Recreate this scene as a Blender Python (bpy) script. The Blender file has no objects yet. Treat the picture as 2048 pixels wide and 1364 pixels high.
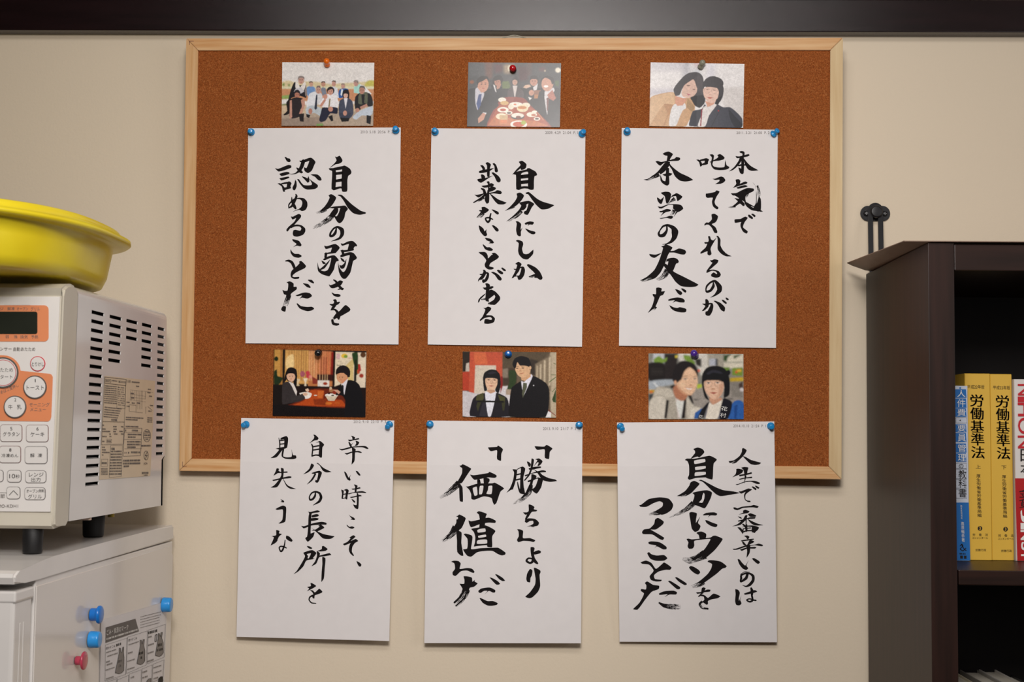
import bpy, bmesh, math, random
import numpy as np
from mathutils import Matrix, Vector
from mathutils.geometry import tessellate_polygon

# ------------------------------------------------------------------ camera, world, light, exposure
SC = bpy.context.scene
F_PX, CX, CY = 2750.0, 1024.0, 682.0
RM = np.array([[0.9995078254393878, -0.009008061901559325, 0.03004932122701107],
               [0.02937472165329834, -0.0674530645372036, -0.997289932673709],
               [0.011010568251351443, 0.9976817823862063, -0.06715525654380905]])
CAM = np.array([0.0, -1.9, 1.30])
cd = bpy.data.cameras.new('camera')
cam = bpy.data.objects.new('camera', cd)
SC.collection.objects.link(cam)
cd.sensor_width = 36.0
cd.lens = F_PX / 2048 * 36
cd.clip_start = 0.05
cd.dof.use_dof = True
cd.dof.focus_distance = 1.87
cd.dof.aperture_fstop = 14
mw = Matrix.Identity(4)
for i in range(3):
    for j in range(3):
        mw[i][j] = RM[i][j]
    mw[i][3] = CAM[i]
cam.matrix_world = mw
SC.camera = cam

wd = bpy.data.worlds.new('room_air')
SC.world = wd
wd.use_nodes = True
wd.node_tree.nodes['Background'].inputs[0].default_value = (1, .93, .84, 1)
wd.node_tree.nodes['Background'].inputs[1].default_value = 0.12

def area(name, loc, target, sx, sy, power, col):
    l = bpy.data.lights.new(name, 'AREA')
    l.shape = 'RECTANGLE'; l.size = sx; l.size_y = sy
    l.energy = power; l.color = col
    o = bpy.data.objects.new(name, l)
    SC.collection.objects.link(o)
    o.location = loc
    d = Vector(target) - Vector(loc)
    o.rotation_euler = d.to_track_quat('-Z', 'Y').to_euler()
    return o
area('key_softbox', (-0.02, -1.78, 1.92), (-0.02, 0, 1.17), 0.36, 0.26, 7.0, (1, .95, .91))
SC.objects['key_softbox'].data.spread = math.radians(104)
area('high_light_bank', (0.0, -1.62, 2.37), (0.0, 0, 1.45), 0.85, 0.30, 8.6, (1, .95, .92))
area('side_lamp', (1.75, -1.75, 1.60), (-.6, -.2, 1.15), 1.0, 1.0, 7.4, (1, .95, .92))
SC.view_settings.view_transform = 'Standard'
SC.view_settings.look = 'None'
SC.view_settings.gamma = 1
SC.view_settings.use_curve_mapping = False
SC.view_settings.exposure = -0.10

random.seed(4)
COL = SC.collection

# ------------------------------------------------------------------ projection helpers (measured pixels -> points on real planes)
def ray(px, py):
    return RM @ np.array([(px - CX) / F_PX, -(py - CY) / F_PX, -1.0])
def onpl(px, py, p0, n):
    d = ray(px, py); p0 = np.asarray(p0, float); n = np.asarray(n, float)
    return CAM + d * (np.dot(p0 - CAM, n) / np.dot(d, n))
def onY(px, py, y): return onpl(px, py, (0, y, 0), (0, 1, 0))
def onX(px, py, x): return onpl(px, py, (x, 0, 0), (1, 0, 0))
def onZ(px, py, z): return onpl(px, py, (0, 0, z), (0, 0, 1))

# ------------------------------------------------------------------ object helpers
def lin(h):
    v = [int(h[i:i + 2], 16) / 255 for i in (0, 2, 4)]
    return [c / 12.92 if c <= .04045 else ((c + .055) / 1.055) ** 2.4 for c in v]
def meshobj(name, verts, faces, m, parent=None, smooth=False):
    me = bpy.data.meshes.new(name)
    me.from_pydata([tuple(map(float, v)) for v in verts], [], [tuple(f) for f in faces])
    if isinstance(m, (list, tuple)):
        for q in m: me.materials.append(q)
    elif m: me.materials.append(m)
    if smooth: me.polygons.foreach_set('use_smooth', [True] * len(me.polygons))
    me.update()
    o = bpy.data.objects.new(name, me)
    COL.objects.link(o)
    if parent: o.parent = parent
    return o
def bmobj(name, bm, m, parent=None, smooth=False):
    bmesh.ops.recalc_face_normals(bm, faces=bm.faces)
    me = bpy.data.meshes.new(name)
    bm.to_mesh(me); bm.free()
    if m: me.materials.append(m)
    if smooth: me.polygons.foreach_set('use_smooth', [True] * len(me.polygons))
    o = bpy.data.objects.new(name, me)
    COL.objects.link(o)
    if parent: o.parent = parent
    return o
def tag(o, label=None, cat=None, group=None, kind=None):
    if label: o['label'] = label
    if cat: o['category'] = cat
    if group: o['group'] = group
    if kind: o['kind'] = kind
    return o
def empty(name, loc=(0, 0, 0)):
    o = bpy.data.objects.new(name, None)
    COL.objects.link(o)
    o.location = loc
    o.empty_display_size = .02
    return o
def reparent(o, root):
    """parent while keeping the mesh (written in world coordinates) where it is; the mesh data is shifted"""
    l = Vector(root.location)
    if l.length > 0:
        o.data.transform(Matrix.Translation(-l))
    o.parent = root
def bm_box(bm, x0, x1, y0, y1, z0, z1, bev=0, seg=2):
    r = bmesh.ops.create_cube(bm, size=1)
    for v in r['verts']:
        v.co = Vector(((x0 + x1) / 2 + v.co.x * (x1 - x0), (y0 + y1) / 2 + v.co.y * (y1 - y0), (z0 + z1) / 2 + v.co.z * (z1 - z0)))
    if bev:
        es = list({e for v in r['verts'] for e in v.link_edges})
        bmesh.ops.bevel(bm, geom=es, offset=bev, segments=seg, affect='EDGES', profile=.6)
def box(name, x0, x1, y0, y1, z0, z1, m, parent=None, bev=0, seg=2):
    bm = bmesh.new(); bm_box(bm, x0, x1, y0, y1, z0, z1, bev, seg)
    return bmobj(name, bm, m, parent)
def lathe(bm, prof, origin, axis, seg=24, capped=True):
    """prof: list of (radius, height along axis)"""
    ax = Vector(axis).normalized()
    u = ax.orthogonal().normalized(); w = ax.cross(u)
    o = Vector(origin); rings = []
    for r, h in prof:
        rings.append([bm.verts.new(o + ax * h + (u * math.cos(2 * math.pi * k / seg) + w * math.sin(2 * math.pi * k / seg)) * r) for k in range(seg)])
    for a, b in zip(rings, rings[1:]):
        for k in range(seg):
            bm.faces.new((a[k], a[(k + 1) % seg], b[(k + 1) % seg], b[k]))
    if capped:
        bm.faces.new(rings[0][::-1]); bm.faces.new(rings[-1])
def extrude_poly(bm, pts, vec):
    """prism from planar polygon pts (3d) along vec"""
    a = [bm.verts.new(Vector(p)) for p in pts]; b = [bm.verts.new(Vector(p) + Vector(vec)) for p in pts]
    n = len(a)
    bm.faces.new(a); bm.faces.new(b[::-1])
    for k in range(n): bm.faces.new((a[k], b[k], b[(k + 1) % n], a[(k + 1) % n]))

# ------------------------------------------------------------------ materials
def nodes(name):
    m = bpy.data.materials.new(name); m.use_nodes = True
    nt = m.node_tree; b = nt.nodes['Principled BSDF']
    return m, nt, b
def N(nt, t, **k):
    n = nt.nodes.new(t)
    for a, v in k.items(): setattr(n, a, v)
    return n
def mat(name, hexc, rough=.5, var=.08, scale=40, stretch=(1, 1, 1), bump=0.0, bscale=200, metal=0, spec=.5, coat=0, det=4, hex2=None, sub=0):
    m, nt, b = nodes(name)
    c = lin(hexc)
    c2 = lin(hex2) if hex2 else [x * (1 - var * 2) for x in c]
    tc = N(nt, 'ShaderNodeTexCoord'); mp = N(nt, 'ShaderNodeMapping'); mp.inputs['Scale'].default_value = stretch
    nt.links.new(tc.outputs['Object'], mp.inputs[0])
    nz = N(nt, 'ShaderNodeTexNoise'); nz.inputs['Scale'].default_value = scale; nz.inputs['Detail'].default_value = det
    nt.links.new(mp.outputs[0], nz.inputs['Vector'])
    rp = N(nt, 'ShaderNodeValToRGB')
    rp.color_ramp.elements[0].position = .32; rp.color_ramp.elements[1].position = .68
    rp.color_ramp.elements[0].color = (*c2, 1); rp.color_ramp.elements[1].color = (*c, 1)
    nt.links.new(nz.outputs['Fac'], rp.inputs[0]); nt.links.new(rp.outputs[0], b.inputs['Base Color'])
    b.inputs['Roughness'].default_value = rough; b.inputs['Metallic'].default_value = metal
    b.inputs['Specular IOR Level'].default_value = spec; b.inputs['Coat Weight'].default_value = coat
    if sub: b.inputs['Subsurface Weight'].default_value = sub; b.inputs['Subsurface Radius'].default_value = (.01, .01, .004)
    if bump:
        n2 = N(nt, 'ShaderNodeTexNoise'); n2.inputs['Scale'].default_value = bscale; n2.inputs['Detail'].default_value = 3
        nt.links.new(mp.outputs[0], n2.inputs['Vector'])
        bp = N(nt, 'ShaderNodeBump'); bp.inputs['Strength'].default_value = bump; bp.inputs['Distance'].default_value = .002
        nt.links.new(n2.outputs['Fac'], bp.inputs['Height']); nt.links.new(bp.outputs[0], b.inputs['Normal'])
    return m

M_wall = mat('wall_vinyl', 'e0d2bc', .85, var=.015, scale=3, bump=.12, bscale=260, spec=.2)
M_side = mat('side_wall_paint', '7d7468', .9, var=.02, scale=2, spec=.2)
M_ceil = mat('ceiling_paint', '8d877c', .9, var=.02, scale=2, spec=.2)
M_floor = mat('floor_wood', '6a4a30', .5, var=.1, scale=6, stretch=(1, 12, 1))
M_trim = mat('trim_stained_wood', '1e0f11', .24, var=.22, scale=9, stretch=(1, 14, 14), bump=.10, bscale=500, spec=.5, det=8)
M_paper = mat('copy_paper', 'e6e2e2', .85, var=.012, scale=60, spec=.15)
M_rail = mat('pine_frame', 'e0b98a', .5, var=.08, scale=14, stretch=(.6, 8, 14), hex2='c9925a', spec=.3)
M_railv = mat('pine_frame_upright', 'dcb587', .5, var=.08, scale=14, stretch=(14, 8, .6), hex2='cc9c66', spec=.3)
M_railr = mat('pale_pine_upright', 'dcc49a', .55, var=.05, scale=10, stretch=(9, 6, .7), hex2='cdb084', spec=.3)
M_dark = mat('dark_void', '0a090a', .8, var=.1, spec=.1)
M_shelf = mat('walnut_melamine', '2e1a14', .44, var=.2, scale=10, stretch=(10, 10, .6), hex2='1e100b', spec=.28)
M_shelfh = mat('walnut_melamine_flat', '2c1913', .4, var=.2, scale=10, stretch=(.6, 10, 10), hex2='1e100b', spec=.3)
M_shelfin = mat('walnut_inside_shade', '0e0706', .6, var=.2, scale=10, stretch=(10, 10, .6), spec=.2)  # walnut darkened in colour to stand for the unlit shelf interior
M_iron = mat('black_iron', '17171b', .38, var=.1, spec=.5)
M_mwbody = mat('silver_painted_steel', 'e8e5e2', .17, var=.03, scale=5, hex2='d9d5d3', metal=.0, spec=.6, bump=.03, bscale=30)
M_mwframe = mat('cream_plastic', 'cfc8b8', .38, var=.04, scale=14, spec=.5)
M_mwpanel = mat('white_panel_plastic', 'e4e0dc', .3, var=.01, spec=.5)
M_orange = mat('orange_print', 'e28d60', .4, var=.02)
M_lcd = mat('display_glass', '2a2d26', .15, var=.08, scale=20, spec=.5)
M_silver = mat('silver_ring', '8d8680', .28, var=.1, metal=.6)
M_redring = mat('red_print', 'c62c3c', .4, var=.02)
M_brownring = mat('brown_outline', '6d4540', .4, var=.02)
M_greyring = mat('grey_outline', '5d5654', .4, var=.02)
M_btn = mat('button_white', 'e2deda', .28, var=.01)
M_print = mat('black_print', '231f1e', .6, var=.05, spec=.2)
M_greyp = mat('grey_print', '6d6764', .6, var=.05, spec=.2)
M_stamp = mat('faded_grey_print', '8a8482', .7, var=.1, scale=900, spec=.2)
M_midgrey = mat('mid_grey_print', '8b8581', .6, var=.05, spec=.2)
M_whitep = mat('white_print', 'e8e6e2', .6, var=.01, spec=.2)
M_rubber = mat('black_rubber', '0c0b0d', .6, var=.1)
M_label = mat('beige_label_sticker', 'e0cdb0', .45, var=.02)
M_fridge = mat('fridge_steel', 'e6e0da', .12, var=.02, scale=4, spec=.5, bump=.02, bscale=14)
M_fridgep = mat('fridge_white_plastic', 'e6e2de', .14, var=.03, scale=14, spec=.5)
M_yellow = mat('yellow_plastic', 'f2de30', .32, var=.04, scale=10, hex2='e4ca20', spec=.5, sub=.12)
M_magblue = mat('blue_magnet_plastic', '1473cc', .25, var=.03, spec=.5)
M_maglight = mat('light_blue_magnet_plastic', '2f96e2', .25, var=.03, spec=.5)
M_pinblue = mat('sky_blue_pin_plastic', '2590d2', .25, var=.04, spec=.5)
M_steel = mat('pin_steel', 'a8a8a8', .3, var=.05, metal=1)
M_wire = mat('twisted_cord', 'b8b4a4', .7, var=.2, scale=600)
M_brownsheet = mat('brown_lining_sheet', '9c8575', .5, var=.04, scale=20, spec=.4)

def paper_ink(dry):
    m, nt, b = nodes('dry_brush_ink' if dry else 'brush_ink')
    tc = N(nt, 'ShaderNodeTexCoord')
    nz = N(nt, 'ShaderNodeTexNoise'); nz.inputs['Scale'].default_value = 900
    nt.links.new(tc.outputs['Object'], nz.inputs['Vector'])
    rp = N(nt, 'ShaderNodeValToRGB')
    rp.color_ramp.elements[0].color = (.0085, .007, .0075, 1); rp.color_ramp.elements[1].color = (.017, .014, .014, 1)
    nt.links.new(nz.outputs['Fac'], rp.inputs[0]); nt.links.new(rp.outputs[0], b.inputs['Base Color'])
    b.inputs['Roughness'].default_value = .8; b.inputs['Specular IOR Level'].default_value = .05
    if dry:
        uv = N(nt, 'ShaderNodeUVMap', uv_map='stroke'); sp = N(nt, 'ShaderNodeSeparateXYZ')
        mp = N(nt, 'ShaderNodeMapping'); mp.inputs['Scale'].default_value = (.9, 5.5, 1)
        nt.links.new(uv.outputs[0], mp.inputs[0])
        n1 = N(nt, 'ShaderNodeTexNoise'); n1.inputs['Scale'].default_value = 1.0; n1.inputs['Detail'].default_value = 4; n1.inputs['Roughness'].default_value = .65
        nt.links.new(mp.outputs[0], n1.inputs['Vector'])
        u2 = N(nt, 'ShaderNodeUVMap', uv_map='dry'); nt.links.new(u2.outputs[0], sp.inputs[0])
        th = N(nt, 'ShaderNodeMath', operation='MULTIPLY_ADD'); th.inputs[1].default_value = .17; th.inputs[2].default_value = .40
        nt.links.new(sp.outputs[0], th.inputs[0])
        gt = N(nt, 'ShaderNodeMath', operation='GREATER_THAN')
        nt.links.new(n1.outputs['Fac'], gt.inputs[0]); nt.links.new(th.outputs[0], gt.inputs[1])
        tr = N(nt, 'ShaderNodeBsdfTransparent'); mx = N(nt, 'ShaderNodeMixShader')
        nt.links.new(gt.outputs[0], mx.inputs[0]); nt.links.new(tr.outputs[0], mx.inputs[1]); nt.links.new(b.outputs[0], mx.inputs[2])
        nt.links.new(mx.outputs[0], nt.nodes['Material Output'].inputs[0])
    return m
M_ink = paper_ink(False); M_inkdry = paper_ink(True)

def cork_mat():
    m, nt, b = nodes('cork_granules')
    tc = N(nt, 'ShaderNodeTexCoord')
    n1 = N(nt, 'ShaderNodeTexNoise'); n1.inputs['Scale'].default_value = 760; n1.inputs['Detail'].default_value = 3; n1.inputs['Roughness'].default_value = .6
    v = N(nt, 'ShaderNodeTexVoronoi'); v.inputs['Scale'].default_value = 620
    n3 = N(nt, 'ShaderNodeTexNoise'); n3.inputs['Scale'].default_value = 5
    for n in (n1, v, n3): nt.links.new(tc.outputs['Object'], n.inputs['Vector'])
    rp = N(nt, 'ShaderNodeValToRGB')
    e = rp.color_ramp.elements
    e[0].position = .25; e[0].color = (*lin('6e3012'), 1); e[1].position = .80; e[1].color = (*lin('d09a6a'), 1)
    q = rp.color_ramp.elements.new(.5); q.color = (*lin('985428'), 1)
    q = rp.color_ramp.elements.new(.64); q.color = (*lin('a66233'), 1)
    nt.links.new(n1.outputs['Fac'], rp.inputs[0])
    mx = N(nt, 'ShaderNodeMixRGB', blend_type='MULTIPLY'); mx.inputs[0].default_value = .35
    nt.links.new(rp.outputs[0], mx.inputs[1]); nt.links.new(v.outputs['Color'], mx.inputs[2])
    hs = N(nt, 'ShaderNodeHueSaturation'); hs.inputs['Saturation'].default_value = 1.0; hs.inputs['Value'].default_value = 1.12
    nt.links.new(mx.outputs[0], hs.inputs['Color'])
    # keep the hue of the ramp: voronoi colour only used as brightness
    bw = N(nt, 'ShaderNodeRGBToBW'); nt.links.new(v.outputs['Color'], bw.inputs[0])
    nt.links.new(bw.outputs[0], mx.inputs[2]); nt.links.new(hs.outputs[0], b.inputs['Base Color'])
    b.inputs['Roughness'].default_value = .9; b.inputs['Specular IOR Level'].default_value = .1
    bp = N(nt, 'ShaderNodeBump'); bp.inputs['Strength'].default_value = .5; bp.inputs['Distance'].default_value = .001
    nt.links.new(n1.outputs['Fac'], bp.inputs['Height']); nt.links.new(bp.outputs[0], b.inputs['Normal'])
    return m
M_cork = cork_mat()

def photo_mat():
    m, nt, b = nodes('glossy_photo_print')
    at = N(nt, 'ShaderNodeAttribute', attribute_name='print')
    nt.links.new(at.outputs['Color'], b.inputs['Base Color'])
    b.inputs['Roughness'].default_value = .24; b.inputs['Specular IOR Level'].default_value = .3
    tc = N(nt, 'ShaderNodeTexCoord'); n = N(nt, 'ShaderNodeTexNoise'); n.inputs['Scale'].default_value = 25
    nt.links.new(tc.outputs['Object'], n.inputs['Vector'])
    bp = N(nt, 'ShaderNodeBump'); bp.inputs['Strength'].default_value = .12; bp.inputs['Distance'].default_value = .001
    nt.links.new(n.outputs['Fac'], bp.inputs['Height']); nt.links.new(bp.outputs[0], b.inputs['Normal'])
    return m
M_photo = photo_mat()

# ------------------------------------------------------------------ text as meshes (built-in font)
_tc = {}
def glyphs(s, off=0.0):
    if any(ord(c) > 0x2000 for c in s): off = 0.0
    k = (s, off)
    if k not in _tc:
        cu = bpy.data.curves.new('t', 'FONT'); cu.body = s; cu.resolution_u = 3; cu.offset = off
        o = bpy.data.objects.new('t', cu); COL.objects.link(o)
        dg = bpy.context.evaluated_depsgraph_get(); dg.update()
        me = o.evaluated_get(dg).to_mesh()
        v = np.array([(p.co.x, p.co.y) for p in me.vertices]) if len(me.vertices) else np.zeros((0, 2))
        f = [tuple(p.vertices) for p in me.polygons]
        o.evaluated_get(dg).to_mesh_clear()
        bpy.data.objects.remove(o); bpy.data.curves.remove(cu)
        if len(v):
            v -= v.min(0); v /= np.maximum(v.max(0), 1e-6)
        _tc[k] = (v, f)
    return _tc[k]
class Flat:
    """collects flat print (2d pixel-measured shapes) lying on a surface given by fn(px,py)->point"""
    def __init__(s, fn): s.fn = fn; s.v = []; s.f = []
    def quad(s, a, b, c, d): s.poly([a, b, c, d])
    def poly(s, pts):
        n = len(s.v); s.v += [s.fn(x, y) for x, y in pts]
        t = tessellate_polygon([[Vector((x, y, 0)) for x, y in pts]])
        s.f += [(n + i, n + j, n + k) for i, j, k in t]
    def rect(s, x0, y0, x1, y1): s.poly([(x0, y0), (x1, y0), (x1, y1), (x0, y1)])
    def line(s, x0, y0, x1, y1, w):
        dx, dy = x1 - x0, y1 - y0; L = math.hypot(dx, dy) or 1; nx, ny = -dy / L * w / 2, dx / L * w / 2
        s.poly([(x0 + nx, y0 + ny), (x1 + nx, y1 + ny), (x1 - nx, y1 - ny), (x0 - nx, y0 - ny)])
    def loop(s, pts, w):
        for a, b in zip(pts, pts[1:] + pts[:1]): s.line(*a, *b, w)
    def text(s, t, x0, y0, x1, y1, q=None, off=0.0, slant=0):
        """text fitted to the box, or to quad q = (TL,TR,BR,BL)"""
        if q is None: q = ((x0, y0), (x1, y0), (x1, y1), (x0, y1))
        v, f = glyphs(t, off); n = len(s.v)
        for a, b in v:
            b = 1 - b; a = a + slant * (1 - b)
            x = (1 - a) * (1 - b) * q[0][0] + a * (1 - b) * q[1][0] + a * b * q[2][0] + (1 - a) * b * q[3][0]
            y = (1 - a) * (1 - b) * q[0][1] + a * (1 - b) * q[1][1] + a * b * q[2][1] + (1 - a) * b * q[3][1]
            s.v.append(s.fn(x, y))
        s.f += [tuple(n + i for i in p) for p in f]
    def make(s, name, m, parent=None): return meshobj(name, s.v, s.f, m, parent)
def rrect(x0, y0, x1, y1, r, n=5):
    out = []
    for cx, cy, a0 in ((x1 - r, y0 + r, -90), (x1 - r, y1 - r, 0), (x0 + r, y1 - r, 90), (x0 + r, y0 + r, 180)):
        for k in range(n + 1):
            a = math.radians(a0 + 90 * k / n); out.append((cx + r * math.cos(a), cy + r * math.sin(a)))
    return out
def circ(cx, cy, r, n=28, ry=None): return [(cx + r * math.cos(2 * math.pi * k / n), cy + (ry or r) * math.sin(2 * math.pi * k / n)) for k in range(n)]

# ================================================================== SETTING
tag(box('wall_front', -2.4, 2.4, 0.0, 0.12, 0, 2.6, M_wall), kind='structure')
tag(box('wall_left', -2.5, -2.4, -3.6, 0.12, 0, 2.6, M_side), kind='structure')
tag(box('wall_right', 2.4, 2.5, -3.6, 0.12, 0, 2.6, M_side), kind='structure')
tag(box('wall_back', -2.5, 2.5, -3.7, -3.6, 0, 2.6, M_side), kind='structure')
tag(box('floor', -2.5, 2.5, -3.7, 0.12, -0.05, 0, M_floor), kind='structure')
tag(box('ceiling', -2.5, 2.5, -3.7, 0.12, 2.6, 2.65, M_ceil), kind='structure')
# dark picture rail: front face measured at its lower and upper edges
YT = -0.022
zt0 = onY(1024, 62.5, YT)[2]; zt1 = onY(1500, -1, YT)[2]
tag(box('trim_1', -2.4, 2.4, YT, 0.0, zt0, zt1 + .0005, M_trim, bev=.0015), kind='structure')

# ================================================================== CORK BOARD
BC = [np.array(CAM) + np.array([a, b, c]) for a, b, c in ((-0.5114, 1.8549, 0.5404), (0.3886, 1.8433, 0.54), (0.3886, 1.867, -0.0565), (-0.5113, 1.8785, -0.0561))]
BU = (BC[1] - BC[0]) / np.linalg.norm(BC[1] - BC[0])
BV = (BC[0] - BC[3]) / np.linalg.norm(BC[0] - BC[3])
BN = np.cross(BU, BV); BN /= np.linalg.norm(BN)      # towards the camera
BV = np.cross(BN, BU)
BW, BH = .9, .597
def B(u, v, n=0.0): return BC[0] + BU * u - BV * v + BN * n   # u right, v down, n out
board = empty('cork_board', tuple(B(BW / 2, BH, -.008)))
tag(board, 'large cork notice board in pale pine frame hanging under the dark wooden rail', 'notice board')
FW = .0168; TH = .016
def rail(poly, m, name='frame_rail'):
    bm = bmesh.new()
    extrude_poly(bm, [B(u, v, 0) for u, v in poly], -BN * TH)
    es = [e for e in bm.edges]
    bmesh.ops.bevel(bm, geom=es, offset=.0007, segments=2, affect='EDGES')
    o = bmobj(name, bm, m); reparent(o, board); return o
e = .00025
rail([(0 + e, 0), (BW - e, 0), (BW - FW - e, FW), (FW + e, FW)], M_rail)
rail([(0, 0 + e), (FW, FW + e), (FW, BH - FW - e), (0, BH - e)], M_railv)
o = rail([(BW, e), (BW, BH - e), (BW - FW, BH - FW - e), (BW - FW, FW + e)], M_railr)
o['label'] = 'paler greyish pine upright with worn corners'
rail([(e, BH), (FW + e, BH - FW), (BW - FW - e, BH - FW), (BW - e, BH)], M_rail)
CK = -.0032
bm = bmesh.new(); extrude_poly(bm, [B(FW - .002, FW - .002, CK), B(BW - FW + .002, FW - .002, CK), B(BW - FW + .002, BH - FW + .002, CK), B(FW - .002, BH - FW + .002, CK)], -BN * .007)
o = bmobj('cork_panel', bm, M_cork); reparent(o, board)
def corner_staple(u, v, du, dv):
    bm = bmesh.new()
    for a, b in (((u, v), (u + du, v)), ((u, v), (u, v + dv))):
        u0, u1 = sorted((a[0], b[0])); v0, v1 = sorted((a[1], b[1]))
        extrude_poly(bm, [B(u0 - .0003, v0 - .0003, .0002), B(u1 + .0003, v0 - .0003, .0002), B(u1 + .0003, v1 + .0003, .0002), B(u0 - .0003, v1 + .0003, .0002)], -BN * .0004)
    o = bmobj('corner_staple', bm, M_brownring); reparent(o, board)
corner_staple(.0048, BH - .0065, .0055, -.006)
corner_staple(.0050, .0040, .0055, .005)
# hanging cord arching above the frame
bm = bmesh.new()
pts = [B(.4535 + t * .043, -.0005 - .0062 * (1 - min(1, (abs(t) / .5) ** 1.4)) + .0005, -.010) for t in np.linspace(-.5, .5, 41)]
for k in range(40):
    a, b = pts[k], pts[k + 1]
    lathe(bm, [(.0007, 0), (.0010, .5 * np.linalg.norm(b - a)), (.0007, np.linalg.norm(b - a))], a, b - a, 8)
o = bmobj('hanging_cord', bm, M_wire); reparent(o, board)

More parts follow.
